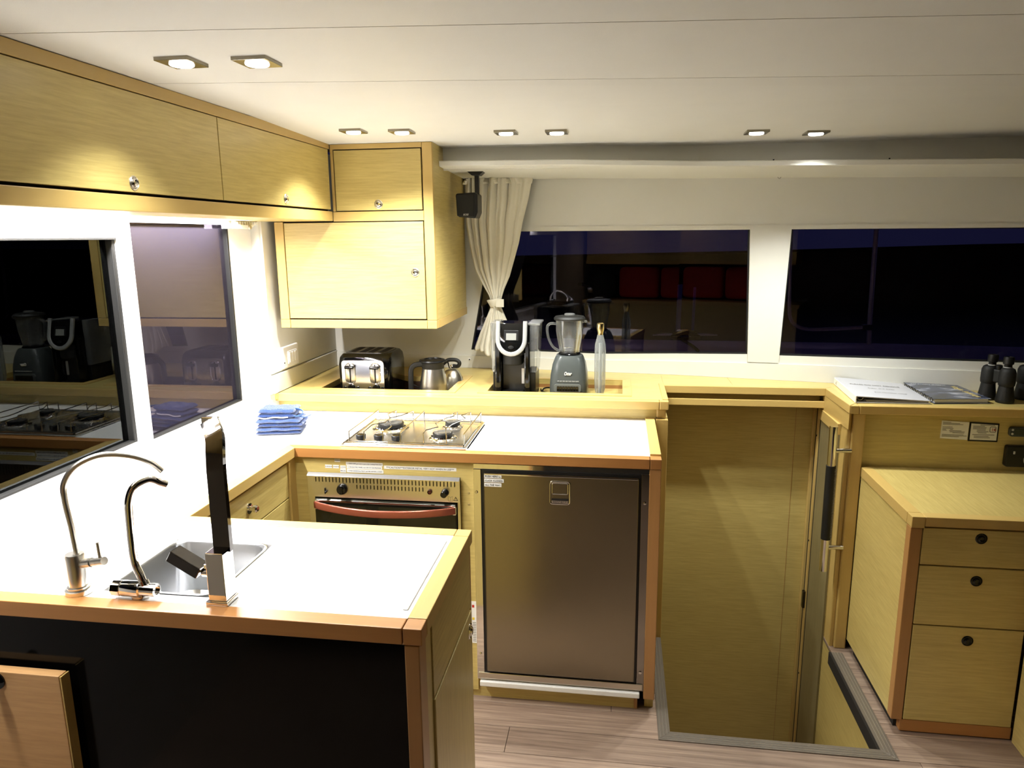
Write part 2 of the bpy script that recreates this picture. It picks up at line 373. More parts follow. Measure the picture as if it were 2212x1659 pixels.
struct('window_frame', box(B(), XW - .04, XW + .016, -.288, -.276, .965, 1.69, .003), M_gel, w2)
struct('mullion_bead', box(B(), XW, XW + .010, -.300, -.296, .975, 1.683, .001), M_lgrey, w2)
# back wall with two window openings
bw = B()
ZT = 2.02
curved(bw, [(-.36, 1.656), (3.3, 1.640), (3.3, ZT), (-.36, ZT)], 0, .03)
curved(bw, [(-.36, .90), (3.3, .90), (3.3, 1.118), (2.687, 1.119), (1.794, 1.108), (1.667, 1.108), (1.025, 1.085), (.389, 1.088), (-.36, 1.088)], 0, .03)
curved(bw, [(-.36, 1.088), (.389, 1.088), (.499, 1.657), (-.36, 1.658)], 0, .03)
wb = struct('wall_back', bw, M_wall)
struct('trim_3', curved(B(), [(1.667, 1.075), (1.794, 1.075), (1.812, 1.655), (1.649, 1.655)], -.006, .03), M_wall)
struct('trim_4', curved(B(), [(.48, 1.655), (3.3, 1.639), (3.3, 1.655), (.50, 1.674)], -.004, .01), M_wall)
g = B(); curved(g, [(-.30, 1.0), (3.3, 1.0), (3.3, 1.086), (1.8, 1.072), (1.0, 1.056), (.576, 1.056), (-.30, 1.072)], -.008, .005)
struct('trim_5', g, M_wall)
g = B(); box(g, -.312, -.298, .478, 1.168, 1.0, 1.078, .003); struct('trim_6', g, M_wall)
w3 = struct('window_3', curved(B(), [(.385, 1.085), (1.025, 1.083), (1.67, 1.106), (1.65, 1.655), (.50, 1.66)], .016, .020), M_glass_back)
def ring(pts, w, o0, o1):
    n = len(pts); cx = sum(p[0] for p in pts) / n; cz = sum(p[1] for p in pts) / n; g = B()
    for i in range(n):
        a, b = pts[i], pts[(i + 1) % n]; d = Vector((b[0] - a[0], b[1] - a[1])).normalized(); nn = Vector((-d.y, d.x))
        if nn.dot(Vector((cx - a[0], cz - a[1]))) < 0: nn = -nn
        curved(g, [a, b, (b[0] + nn.x * w, b[1] + nn.y * w), (a[0] + nn.x * w, a[1] + nn.y * w)], o0, o1)
    return g
struct('rubber_seal', ring([(.389, 1.089), (1.025, 1.085), (1.667, 1.108), (1.649, 1.655), (.499, 1.657)], .006, .003, .018), M_rub, w3)
w4 = struct('window_4', curved(B(), [(1.79, 1.105), (2.687, 1.118), (3.3, 1.117), (3.3, 1.642), (1.81, 1.655)], .016, .020), M_glass_back)
struct('rubber_seal', ring([(1.794, 1.108), (2.687, 1.120), (3.29, 1.118), (3.29, 1.640), (1.812, 1.652)], .006, .003, .018), M_rub, w4)
# cove and valance
VP = [(.386, .631, 1.925), (.90, .66, 1.921), (1.4, .68, 1.905), (2.0, .60, 1.888), (2.62, .50, 1.868), (3.3, .38, 1.85)]
def vback(x): return wy(x) - .001
g = B(); t = bmesh.new(); rows = []
for x, y, z in VP:
    zb = z - .038
    rows.append([t.verts.new(p) for p in ((x, y + .004, z), (x, y, z - .003), (x, y + .001, z - .019), (x, y + .012, z - .022), (x + .0, vback(x), zb), (x, vback(x), zb + .03))])
for a, b in zip(rows, rows[1:]):
    for j in range(6): t.faces.new((a[j], a[(j + 1) % 6], b[(j + 1) % 6], b[j]))
t.faces.new(rows[0][::-1]); t.faces.new(rows[-1]); bmesh.ops.recalc_face_normals(t, faces=t.faces); merge(g, t)
val = struct('trim_7', g, M_wall)
for x in (1.66, 2.05, 2.47): struct('screw', lathe(B(), [(.003, 0), (.003, .004)], (x, [.65, .60, .53][[1.66, 2.05, 2.47].index(x)], [1.897, 1.887, 1.873][[1.66, 2.05, 2.47].index(x)]), 8), M_gap, val)
CP = [(.384, .71), (1.4, .785), (2.6, .66), (3.3, .55)]
g = B(); t = bmesh.new(); rows = []
for x, y in CP: rows.append([t.verts.new((x, y, 1.895 if x < 2 else 1.85)), t.verts.new((x, y, 2.03)), t.verts.new((x, y + .02, 2.03)), t.verts.new((x, y + .02, 1.895 if x < 2 else 1.85))])
for a, b in zip(rows, rows[1:]):
    for j in range(4): t.faces.new((a[j], a[(j + 1) % 4], b[(j + 1) % 4], b[j]))
t.faces.new(rows[0][::-1]); t.faces.new(rows[-1]); bmesh.ops.recalc_face_normals(t, faces=t.faces); merge(g, t)
struct('trim_8', g, M_wall)
# ceiling: backing and panels
ceiling = struct('ceiling', box(B(), -.40, 3.33, -2.0, 1.2, 2.034, 2.06), M_ceil)
struct('ceiling_aft', box(B(), -.40, 3.33, -3.4, -2.0, 2.0, 2.06), plain('aft_light_absorber', (.04, .037, .03), .7))  # unseen aft roof, added near-black to cut ambient bounce
struct('sky_leak_backing', box(B(), 1.976, 3.29, .60, .615, 0, .965), M_gap)  # hidden backing added to block sky showing through the joints
def cpanel(ya, yb, x0=-.395, x1=3.3):
    """panel between two slanting lines (y = a + b*x)"""
    t = bmesh.new(); xs = [x0, .384, 1.0, 1.4, 2.0, 2.6, x1] if callable(yb) else [x0, x1]; rows = []
    for x in xs:
        y0 = ya[0] + ya[1] * x + .0022; y1 = (yb(x) if callable(yb) else yb[0] + yb[1] * x) - .0010
        rows.append([t.verts.new(p) for p in ((x, y0, ceil_z(y0, x)), (x, y1, ceil_z(y1, x)), (x, y1, 2.032), (x, y0, 2.032))])
    for a, b in zip(rows, rows[1:]):
        for j in range(4): t.faces.new((a[j], a[(j + 1) % 4], b[(j + 1) % 4], b[j]))
    t.faces.new(rows[0][::-1]); t.faces.new(rows[-1]); bmesh.ops.recalc_face_normals(t, faces=t.faces)
    g = B(); merge(g, t); struct('ceiling_panel', g, M_ceil, ceiling)
def cback(x):
    for (a, b), (c, d) in zip(CP, CP[1:]):
        if x <= c: return b + (d - b) * (x - a) / (c - a) if x >= a else b
    return CP[-1][1]
cpanel((-1.99, 0), (-1.008, .118)); cpanel((-1.008, .118), (-.560, .146)); cpanel((-.560, .146), (-.115, .06)); cpanel((-.115, .06), cback)
# far sides of the cabin, colours darkened to cut light bouncing back
struct('wall_right', box(B(), 3.3, 3.34, -3.4, 1.0, 0, 2.03), plain('right_light_absorber', (.12, .105, .08), .6))
struct('wall_rear', box(B(), -.40, 3.34, -3.44, -3.4, 0, 2.03), plain('rear_light_absorber', (.03, .027, .022), .6))

# ------------------------------------------------------------------ downlights
def downlight(x, y, label):
    z = ceil_z(y, x); t = thing('ceiling_downlight', label, 'light', (x, y, z), 'square recessed downlights')
    g = box(B(), x - .038, x + .038, y - .040, y + .040, z - .0075, z + .001, .001); obj('bezel', g, M_dsteel, t)
    obj('lens', lathe(B(), [(.022, -.0115), (.0245, -.010), (.0255, -.0070), (.0255, -.004)], (x, y, z), 24), M_bulb, t, True)
for (x, y), lb in zip(DOWN, ['square downlight nearest the camera, left one of the front pair by the long cabinet', 'square downlight nearest the camera, right one of the front pair',
    'small square downlight above the corner cabinet, leftmost of the far row', 'small square downlight second from left in the far ceiling row', 'square downlight above the curtain, third from left in the far row',
    'square downlight left of the ceiling centre, fourth from left in the far row', 'square downlight above the window post, left one of the right-hand far pair', 'square downlight rightmost in the far ceiling row']):
    downlight(x, y, lb)
downlight(0.05, -2.86, 'saloon downlight over the wall cabinet, seen only mirrored in the back window')
L = bpy.data.lights.new('saloon_beam', 'SPOT'); L.energy = 3.5; L.color = (1, .72, .45); L.spot_size = math.radians(120); L.spot_blend = 1
o = bpy.data.objects.new('saloon_beam', L); COL.objects.link(o); o.location = (0.05, -2.86, 1.975)

# ------------------------------------------------------------------ overhead cabinets
def latch(p, axis, sgn, parent, r=.017, mat=None, bmat=None):
    """round push latch: p centre on the face, axis normal"""
    m = mat or M_steel
    c = B(); lathe(c, [(r * 1.0, -.004), (r, .0015 * sgn), (r * .86, .0035 * sgn), (r * .80, .0020 * sgn)], p, 24, axis) if sgn > 0 else lathe(c, [(r, .004), (r, -.0015), (r * .86, -.0035), (r * .80, -.002)], p, 24, axis)
    o = obj('latch', c, m, parent, True)
    d = B(); lathe(d, [(r * .62, 0), (r * .62, .004 * sgn), (r * .42, .007 * sgn), (r * .25, .0062 * sgn)], p, 20, axis)
    obj('latch_button', d, bmat or M_chrome, parent, True)
    return o
def knob(p, axis, sgn, parent, r=.016, mat=None, base=None):
    """round knob on a rosette"""
    c = B(); lathe(c, [(r * 1.15, 0), (r * 1.15, .003 * sgn), (r * .5, .004 * sgn), (r * .45, .014 * sgn), (r * .75, .017 * sgn), (r * .8, .026 * sgn), (r * .5, .030 * sgn)], p, 24, axis)
    return obj('knob', c, mat or M_chrome, parent, True)
XU, YU = -.024, .528
oc = thing('overhead_cabinet', 'long yellow wood overhead cabinet along the left wall with two lift-up doors', 'cabinet', (-.18, -.75, 1.696))
g = B(); box(g, XW, -.045, -2.0, YU, 1.742, 1.998); box(g, XW, -.225, .30, YU, 1.697, 1.742); obj('carcass', g, V['y'], oc)
obj('top_rail', box(B(), -.050, XU, -2.0, YU, 1.968, 1.998, .001), T['y'], oc)
obj('bottom_rail', box(B(), -.22, XU, -2.0, YU, 1.696, 1.733, .002), T['y'], oc)
obj('shadow_gap', box(B(), -.048, -.044, -1.999, YU, 1.733, 1.968), M_gap, oc)
d = obj('door', box(B(), -.044, XU, -1.25, -.283, 1.740, 1.9655, .001), V['y'], oc); latch((XU, -.674, 1.761), 'x', 1, d)
d = obj('door', box(B(), -.044, XU, -.279, .512, 1.740, 1.9655, .001), V['y'], oc); latch((XU, .121, 1.762), 'x', 1, d)
obj('door', box(B(), -.044, XU, -2.0, -1.254, 1.740, 1.9655, .001), V['y'], oc)
cc = thing('corner_cabinet', 'tall yellow wood corner wall cabinet with a small door above a wide door', 'cabinet', (.05, .8, 1.27))
XR = .384
g = B(); box(g, -.274 + .018, XR - .001, YU + .022, 1.10, 1.285, 1.695); box(g, -.02, XR - .001, YU + .022, 1.10, 1.695, 1.981); obj('carcass', g, V['z'], cc)
obj('side_panel', prism(B(), [(YU + .02, 1.305), (1.10, 1.305), (1.10, 1.977), (YU + .02, 1.984)], XR - .012, XR, 'x'), V['y'], cc)
obj('face_gap', box(B(), -.25, XR - .03, YU + .012, YU + .022, 1.30, 1.70), M_gap, cc)
obj('face_gap', box(B(), -.02, XR - .03, YU + .012, YU + .022, 1.70, 1.97), M_gap, cc)
obj('right_stile', box(B(), .345, XR, YU, YU + .03, 1.305, 1.985, .002), T['z'], cc)
obj('left_stile', box(B(), -.274, -.236, YU, YU + .03, 1.305, 1.695, .002), T['z'], cc)
obj('inner_stile', box(B(), XU + .002, -.011, YU, YU + .03, 1.733, 1.968, .001), T['z'], cc)
obj('top_rail', box(B(), XU + .002, .344, YU, YU + .03, 1.966, 1.985, .001), T['x'], cc)
obj('middle_rail', box(B(), XU + .001, .344, YU, YU + .03, 1.694, 1.731, .001), T['x'], cc)
g = B(); box(g, -.232, .344, YU, YU + .03, 1.271, 1.304, .001); obj('bottom_rail', g, T['x'], cc)
obj('bottom_corner', box(B(), -.274, -.234, YU, YU + .03, 1.271, 1.304, .001), T['x'], cc)
obj('bottom_corner', box(B(), .345, XR, YU, YU + .04, 1.271, 1.304, .002), T['x'], cc)
obj('side_rail', box(B(), .355, XR + .002, YU + .04, 1.105, 1.271, 1.304, .001), T['y'], cc)
obj('base_board', box(B(), -.272, .36, YU + .03, 1.10, 1.273, 1.285), V['x'], cc)
d = obj('door', box(B(), -.007, .340, YU - .001, YU + .018, 1.735, 1.962, .001), V['x'], cc); latch((.165, YU - .001, 1.758), 'y', -1, d)
d = obj('door', box(B(), -.232, .341, YU - .001, YU + .018, 1.310, 1.690, .001), V['x'], cc); latch((.302, YU - .001, 1.495), 'y', -1, d)
# light strip and curtain rail under the long cabinet
ls = thing('under_cabinet_light', 'glowing white light strip under the long left overhead cabinet', 'light', (-.29, -.62, 1.736))
obj('housing', box(B(), -.315, -.265, -1.52, .28, 1.7375, 1.742, .001), M_lgrey, ls)
obj('diffuser', box(B(), -.307, -.273, -1.51, .27, 1.7352, 1.7375), M_led, ls)
rl = thing('blind_rail', 'small white blind bracket under the left cabinet beside the window top', 'bracket', (-.32, .35, 1.68))
g = B(); prism(g, [(.25, 1.683), (.44, 1.683), (.41, 1.668), (.25, 1.668)], -.342, -.31, 'x', .001); obj('bracket', g, M_white, rl)
obj('end_cap', lathe(B(), [(.008, 0), (.008, .006), (.004, .008)], (-.31, .395, 1.674), 16, 'x'), M_steel, rl, True)
for i in range(10): obj('rail_tooth', box(B(), -.33, -.315, .30 + .018 * i, .309 + .018 * i, 1.683, 1.695, .001), M_white, rl)

# ------------------------------------------------------------------ worktop (U shape) with beech lipping
YF, XP = -1.098, .752
ZC = .92; BW = .038
wt = thing('worktop', 'white U-shaped galley worktop edged in orange beech', 'worktop', (0, -.3, ZC))
g = B(); SK = (.075, .275, -1.02, -.80)
box(g, XW, 0 - BW, -.629 + BW - .076, .02 + BW, .885, ZC); 
# peninsula slab in four strips around the sink hole
px0, px1, py0, py1 = XW + .002, XP - BW, YF + BW, -.629 - BW
g = B()
box(g, px0, .055, py0, py1, .886, ZC); box(g, .300, px1, py0, py1, .886, ZC); box(g, .055, .300, py0, -1.030, .886, ZC); box(g, .055, .300, -.770, py1, .886, ZC)
box(g, XW, -BW, py1, BW, .886, ZC)
box(g, XW, .150, BW, .545, .886, ZC); box(g, .600, 1.210, BW, .545, .886, ZC); box(g, .150, .600, BW, .060, .886, ZC); box(g, .150, .600, .385, .545, .886, ZC)
obj('white_surface', g, M_white, wt)
def lip(pts, mat, nm='wood_lipping'): return obj(nm, bevprism(pts, .888, ZC + .0015, 'z', .0015), mat, wt)
lip([(0, 0), (1.208, 0), (1.208, BW), (-BW, BW)], T['r'])
lip([(0, 0), (-BW, BW), (-BW, -.629 - BW), (0, -.629)], T['y'])
lip([(0, -.629), (-BW, -.629 - BW), (.715, -.629 - BW), (.715, -.629)], T['x'])
lip([(.716, -.629), (.716, -.669), (XP, -.669), (XP, -.629)], T['x'])
lip([(.714, -.670), (XP, -.670), (XP, -1.058), (.714, -1.058)], T['y'])
lip([(.716, -1.060), (XP, -1.060), (XP, YF), (.716, YF)], T['r'])
lip([(px0, YF), (.714, YF), (.714, YF + BW), (px0, YF + BW)], T['r'])
obj('wood_lipping', bevprism([(1.210, 0), (1.246, 0), (1.246, .040), (1.210, .040)], .888, ZC + .0015, 'z', .002), T['r'], wt)
obj('end_upstand', bevprism([(1.210, .042), (1.246, .042), (1.246, .53), (1.210, .53)], .888, ZC + .008, 'z', .002), T['y'], wt)
obj('edge_strip', box(B(), .696, .706, -1.03, -.70, ZC, ZC + .0025, .001), M_gel, wt)

# ------------------------------------------------------------------ base cabinets
lc = thing('base_cabinet', 'left base cabinet with wooden drawers under the worktop, facing the aisle', 'cabinet', (-.17, -.3, 0), 'galley base cabinets')
obj('carcass', box(B(), XW + .002, -.04, -.64, .02, .0, .885), V['z'], lc)
obj('stile', box(B(), -.040, -.012, -.028, .02, .05, .886, .001), T['z'], lc)
d = obj('drawer', box(B(), -.038, -.018, -.625, -.031, .752, .872, .0015), V['y'], lc); knob((-.018, -.302, .815), 'x', 1, d, .015)
obj('drawer', box(B(), -.038, -.018, -.625, -.031, .55, .748, .0015), V['y'], lc)
obj('drawer', box(B(), -.038, -.018, -.625, -.031, .06, .546, .0015), V['y'], lc)
oh = thing('oven_housing', 'wooden cabinet front around the built-in oven, with white stick-on labels', 'cabinet', (.3, .2, 0), 'galley base cabinets')
g = B(); box(g, -.02, .037, .02, .04, .06, .886); box(g, .579, .626, .02, .04, .03, .886); box(g, .037, .579, .02, .04, .829, .886); box(g, .037, .579, .02, .04, .06, .36)
obj('front_panel', g, V['x'], oh)
obj('carcass', box(B(), -.03, .622, .30, .54, .0, .80), V['x'], oh)
obj('plinth', box(B(), 0, .62, .035, .05, 0, .06), V['x'], oh)
for x, z, w, tx in ((.144, .875, .020, 'OFF'), (.111, .852, .025, 'HIGH'), (.138, .852, .021, 'MAIN'), (.1635, .851, .020, 'LOW'), (.1635, .838, .021, 'BROIL'),
        (.241, .865, .132, '1. MAKE SURE gas knob is open under cooktop front door'), (.2405, .8525, .127, '2. ON ELECTRIC PANEL, turn ON 12V GAS PROPANE'),
        (.243, .839, .131, '3. PUSH KNOB IN for PILOT and USE LIGHTER to IGNITE'), (.4385, .8565, .254, '***CAUTION***EXTERIOR METAL VERY HOT WHEN IN USE***')):
    h = .0115
    s = obj('sticker', box(B(), x - w / 2, x + w / 2, .0188, .0201, z - h / 2, z + h / 2), M_paper, oh)
    big = 'CAUTION' in tx
    text('lettering', tx, .0085 if big else .006, M_ink, s, (x - w * .47, .0187, z - (.0032 if big else .002)), wid=w * .94)
for x, z in ((.606, .775), (.606, .735)): obj('screw', lathe(B(), [(.004, .001), (.004, -.001), (.002, -.0015)], (x, .02, z), 12, 'y'), M_steel, oh, True)
# oven
ov = thing('oven', 'built-in stainless steel gas oven with copper coloured bar handle', 'oven', (.31, .2, .36))
g = B(); box(g, .045, .575, .03, .29, .36, .815); obj('body', g, M_black, ov)
# control panel with slots cut as holes
def slotted(x0, x1, z0, z1, y0, y1, slots):
    g = B(); rows = sorted({z0, z1} | {s[2] for s in slots} | {s[3] for s in slots})
    for a, b in zip(rows, rows[1:]):
        ss = sorted((s[0], s[1]) for s in slots if s[2] <= a + 1e-6 and s[3] >= b - 1e-6); x = x0
        for s in ss: box(g, x, s[0], y0, y1, a, b); x = s[1]
        box(g, x, x1, y0, y1, a, b)
    return g
slots = [(.066 + i * .01235, .0695 + i * .01235, .800, .817) for i in range(41)] + [(.066 + i * .01235, .0695 + i * .01235, .779, .794) for i in range(12, 32)]
obj('control_panel', slotted(.037, .579, .745, .823, .004, .012, slots), M_steel, ov)
obj('slot_backing', box(B(), .04, .576, .016, .022, .74, .822), M_gap, ov)
obj('top_lip', prism(B(), [(.012, .823), (-.004, .823), (.012, .832)], .037, .579, 'x', .0008), M_silver, ov)  # pale half-metal stands in for the ceiling's reflection on the lip
obj('side_frame', box(B(), .037, .060, .006, .014, .36, .745), M_steel, ov); obj('side_frame', box(B(), .570, .579, .006, .014, .36, .745), M_steel, ov)
dd = obj('oven_door', box(B(), .062, .567, -.006, .016, .38, .740, .003), M_oveng, ov)
obj('door_rim', box(B(), .064, .565, -.010, -.004, .731, .738, .001), M_chrome, dd)
pts = [(.066 + .498 * s, -.012 - .045 * math.sin(PI * s) ** .7, .722 - .008 * math.sin(PI * s)) for s in [i / 24 for i in range(25)]]
obj('handle', sweep(B(), pts, rrect(.010, .026, .004)), M_handle, dd, True)
for x in (.068, .562): obj('handle_mount', box(B(), x - .006, x + .006, -.016, -.004, .706, .735, .002), M_chrome, dd)
def dial(x, z, r, d, p, mat=M_gloss):
    o = obj('control_knob', lathe(B(), [(r, .0), (r, -.006), (r * .93, -.008), (r * .86, -d), (r * .7, -d - .002)], (x, .004, z), 28, 'y'), mat, p, True); return o
dial(.163, .777, .019, .014, ov); kk = dial(.528, .779, .013, .024, ov); dial(.475, .780, .008, .003, ov, M_red2)
obj('knob_grip', box(B(), .157, .169, -.016, -.008, .762, .792, .003), M_gloss, ov)
g = B(); box(g, .0985, .1015, -.002, .004, .757, .779, .001); lathe(g, [(.004, 0), (.004, -.010), (.002, -.012)], (.104, .004, .766), 12, 'y'); obj('lock_lever', g, M_black, ov)
g = B(); 
for a, b in (((.557, .752), (.571, .752)), ((.571, .752), (.564, .765)), ((.564, .765), (.557, .752))):
    tube(g, [(a[0], .0035, a[1]), (b[0], .0035, b[1])], .0008, 6)
box(g, .5635, .5645, .003, .004, .7555, .761); obj('warning_symbol', g, M_ink, ov)
g = B()
for p in (((.538, .750), (.538, .766)), ((.554, .750), (.554, .766)), ((.546, .750), (.546, .763)), ((.538, .766), (.546, .763)), ((.546, .763), (.554, .766)), ((.538, .750), (.546, .748)), ((.546, .748), (.554, .750))):
    tube(g, [(p[0][0], .0035, p[0][1]), (p[1][0], .0035, p[1][1])], .0004, 6)
obj('booklet_symbol', g, M_gink, ov)
# fridge
fr = thing('fridge', 'stainless steel built-in fridge with black seals and white stickers', 'fridge', (.92, .25, .08))
obj('cabinet_body', box(B(), .645, 1.19, .03, .50, .09, .87), M_black, fr)
g = B(); box(g, .626, 1.209, .010, .026, .866, .884, .001); obj('frame_top', g, M_chrome, fr)
g = B(); box(g, .626, .652, .006, .022, .084, .866, .001); obj('frame_side', g, M_chrome, fr)
g = B(); box(g, 1.184, 1.209, .006, .022, .084, .866, .001); obj('frame_side', g, plain('frame_dark', (.3, .28, .26), .15, metal=1), fr)
obj('frame_bottom', box(B(), .630, 1.205, .002, .024, .088, .112, .002), M_steel, fr)
obj('seal', box(B(), .6535, 1.183, .006, .028, .113, .866, .001), M_black, fr)
dd = obj('fridge_door', box(B(), .663, 1.176, -.006, .010, .123, .857, .004), M_fridge, fr)
obj('door_edge', box(B(), .666, 1.173, -.0085, -.004, .852, .857, .001), M_chrome, dd)
obj('grip_recess', box(B(), .894, .946, -.0088, -.004, .795, .832, .002), M_fridge, dd)
g = B(); sweep(g, [(.887 + .0325 + a, -.008, .7985 + b) for a, b in rrect(.065, .077, .008)], circ(.0022, 8), True); obj('grip_frame', g, M_chrome, dd, True)
g = B(); sweep(g, [(.9195 + a, -.009, .8135 + b) for a, b in rrect(.052, .038, .004)], circ(.0013, 6), True); obj('grip_frame', g, M_chrome, dd, True)
obj('badge', box(B(), .892, .947, -.0095, -.006, .763, .778, .001), M_gap, dd)
bd = obj('badge_plate', box(B(), .892, .947, -.0099, -.0092, .7625, .7725, .0003), M_chrome, dd)
text('lettering', 'isotherm', .0135, M_ink, dd, (.894, -.0102, .7650), wid=.050)
for i, (tx, w, z) in enumerate((('PUSH HERE to', .0585, .8468), ('CLICK CLOSED', .066, .832), ('ALL THE WAY', .058, .817))):
    s = obj('sticker', box(B(), .666, .666 + w, -.0072, -.0058, z - .006, z + .006), M_paper, fr); text('lettering', tx, .0088, M_ink, s, (.6685, -.0075, z - .0032), wid=w * .9)
for x, z in ((.636, .785), (.639, .182), (1.196, .770), (1.196, .155)):
    obj('screw', lathe(B(), [(.005, .001), (.005, -.002), (.002, -.003)], (x, .006, z), 14, 'y'), M_chrome, fr, True)
obj('warranty_sticker', box(B(), .607, .625, .0185, .0202, .215, .375), M_paper, oh, label='tall white instruction sticker with red and yellow boxes')
g = B(); box(g, .609, .617, .0180, .0186, .352, .362); obj('sticker_box', g, M_redp, oh)
g = B(); box(g, .609, .617, .0180, .0186, .305, .314); obj('sticker_box', g, M_yel, oh)
g = B()
for i in range(12): box(g, .610, .622, .0181, .0186, .222 + i * .0065, .2245 + i * .0065)
obj('printed_lines', g, M_gink, oh)
fh = thing('fridge_housing', 'orange beech post and plinth framing the fridge on its right and below', 'cabinet', (1.22, .1, 0), 'galley base cabinets')
obj('post', box(B(), 1.209, 1.246, .004, .045, .055, .887, .002), T['rz'], fh)
obj('side_panel', box(B(), 1.215, 1.245, .045, .53, .0, .885), V['z'], fh)
obj('plinth', box(B(), .606, 1.19, .03, .045, .0, .083), V['x'], fh)
obj('plinth_trim', box(B(), 1.178, 1.190, .026, .030, .0, .062, .001), T['rz'], fh)
tag(obj('drip_bar', box(B(), .636, 1.196, -.004, .03, .060, .080, .003), M_mark), 'rough white bar running along the floor edge beneath the fridge', 'bar')
# peninsula cabinet
pc = thing('peninsula_cabinet', 'peninsula base cabinet with a black glossy front and wooden side doors', 'cabinet', (.3, -.86, 0), 'galley base cabinets')
g = B(); box(g, .06, .74, -1.07, -.66, 0, .70); box(g, .31, .74, -1.07, -.66, .70, .885); box(g, px0, .0, -1.07, -.66, 0, .885)
obj('carcass', g, V['z'], pc)
obj('front_post', box(B(), .717, .746, YF + .002, -1.05, 0, .886, .002), T['rz'], pc)
obj('side_post', box(B(), .735, .747, -.645, -.632, 0, .886, .001), T['rz'], pc)
obj('side_stile', box(B(), .737, .745, -1.05, -1.012, 0, .886, .001), V['z'], pc)
obj('upper_side_panel', box(B(), .737, .748, -1.010, -.647, .722, .884, .001), V['y'], pc)
d = obj('side_door', box(B(), .737, .750, -1.010, -.647, .04, .716, .002), V['z'], pc)
latch((.750, -.672, .672), 'x', 1, d, .02, M_chrome)
obj('black_front', box(B(), px0, .715, YF + .022, YF + .03, 0, .884), M_front, pc)
obj('pale_bead', box(B(), px0, .716, YF + .006, YF + .014, .8845, .8885, .001), plain('bead', (.75, .58, .42), .4), pc)
bd = thing('bench_locker', 'light wooden locker front with a black knob, leaning against the black peninsula front', 'cabinet', (-.17, -1.12, 0))
obj('door_panel', box(B(), XW + .002, -.004, YF - .012, YF + .010, 0, .769, .0015), wood('locker_front_wood', (.50, .28, .11), (.64, .38, .16), 'x'), bd)
obj('edge_band', box(B(), -.0035, .0, YF - .011, YF + .012, 0, .767, .0005), T['z'], bd)
knob((-.147, YF - .012, .748), 'y', -1, bd, .016, M_gloss)

# ------------------------------------------------------------------ sink and taps
sk = thing('sink', 'square stainless steel sink bowl sunk in the peninsula worktop', 'sink', (.178, -.9, .78))
t = bmesh.new(); lv = [(.245, .260, .034, .9225), (.235, .250, .032, .9225), (.228, .243, .032, .918), (.215, .228, .034, .80), (.19, .20, .04, .785), (.05, .05, .02, .778)]
rings = []
for w, h, r, z in lv: rings.append([t.verts.new((.1775 + a, -.900 + b, z)) for a, b in rrect(w, h, r, 5)])
for a, b in zip(rings, rings[1:]):
    n = len(a)
    for j in range(n): t.faces.new((a[j], a[(j + 1) % n], b[(j + 1) % n], b[j]))
t.faces.new(rings[-1]); bmesh.ops.recalc_face_normals(t, faces=t.faces)
for f_ in t.faces: pass
g = B(); merge(g, t); o = obj('bowl', g, M_sink, sk, True)
sm = o.modifiers.new('thick', 'SOLIDIFY'); sm.thickness = .0012; sm.offset = 0
obj('drain', lathe(B(), [(.025, .779), (.025, .781), (.018, .7815), (.012, .779)], (.1775, -.90, 0), 24), M_chrome, sk, True)
# thin filter tap
f1 = thing('filter_tap', 'thin brushed steel gooseneck tap with side lever, leftmost of the three taps', 'tap', (.008, -1.044, ZC), 'taps beside the sink')
obj('body', lathe(B(), [(.026, .921), (.026, .930), (.021, .931), (.0215, .936), (.0175, .9365), (.0185, 1.003), (.017, 1.006), (.005, 1.006)], (.012, -1.044, 0), 28), M_steel, f1, True)
gp = smooth_path([(.018, -1.044, 1.0), (.014, -1.044, 1.06), (.006, -1.042, 1.12), (.007, -1.038, 1.155), (.030, -1.028, 1.188), (.070, -1.008, 1.205), (.115, -.988, 1.200), (.150, -.972, 1.183), (.170, -.962, 1.160)], 7)
obj('spout', tube(B(), gp, .0062, 12), M_steel, f1, True)
g = B(); tube(g, [(.025, -1.044, .985), (.055, -1.05, .992)], .010, 16); tube(g, [(.056, -1.05, .992), (.088, -1.056, 1.0)], .0085, 16); obj('lever_arm', g, M_steel, f1, True)
obj('lever_pin', tube(B(), [(.078, -1.054, .998), (.076, -1.054, 1.038)], .0035, 10), M_steel, f1, True)
# middle tap
f2 = thing('bent_tap', 'chrome bent pipe tap on a horizontal valve body, middle of the three taps', 'tap', (.16, -1.044, ZC), 'taps beside the sink')
obj('base', lathe(B(), [(.018, .921), (.018, .926), (.012, .930)], (.150, -1.044, 0), 20), M_chrome, f2, True)
g = B(); lathe(g, [(.015, -.028), (.0165, -.026), (.0165, .012), (.013, .014), (.013, .036)], (.147, -1.052, .941), 24, 'x'); obj('valve_body', g, M_chrome, f2, True)
g = B(); lathe(g, [(.0135, -.050), (.0155, -.048), (.0165, -.030), (.013, -.028)], (.147, -1.052, .941), 8, 'x'); obj('valve_handle', g, M_chrome, f2)
g = B(); lathe(g, [(.011, .034), (.0135, .036), (.0135, .046), (.009, .047), (.009, .042)], (.147, -1.052, .941), 20, 'x'); obj('outlet_ring', g, M_chrome, f2, True)
gp = smooth_path([(.167, -1.050, .945), (.158, -1.048, .968), (.146, -1.044, .992), (.143, -1.043, 1.03), (.142, -1.04, 1.09), (.144, -1.037, 1.125), (.154, -1.030, 1.150), (.175, -1.012, 1.160), (.190, -1.0, 1.150), (.197, -.992, 1.143)], 6)
obj('spout', tube(B(), gp, .0078, 14), M_chrome, f2, True)
obj('collar', tube(B(), [(.170, -1.051, .940), (.162, -1.049, .957)], .011, 16), M_chrome, f2, True)
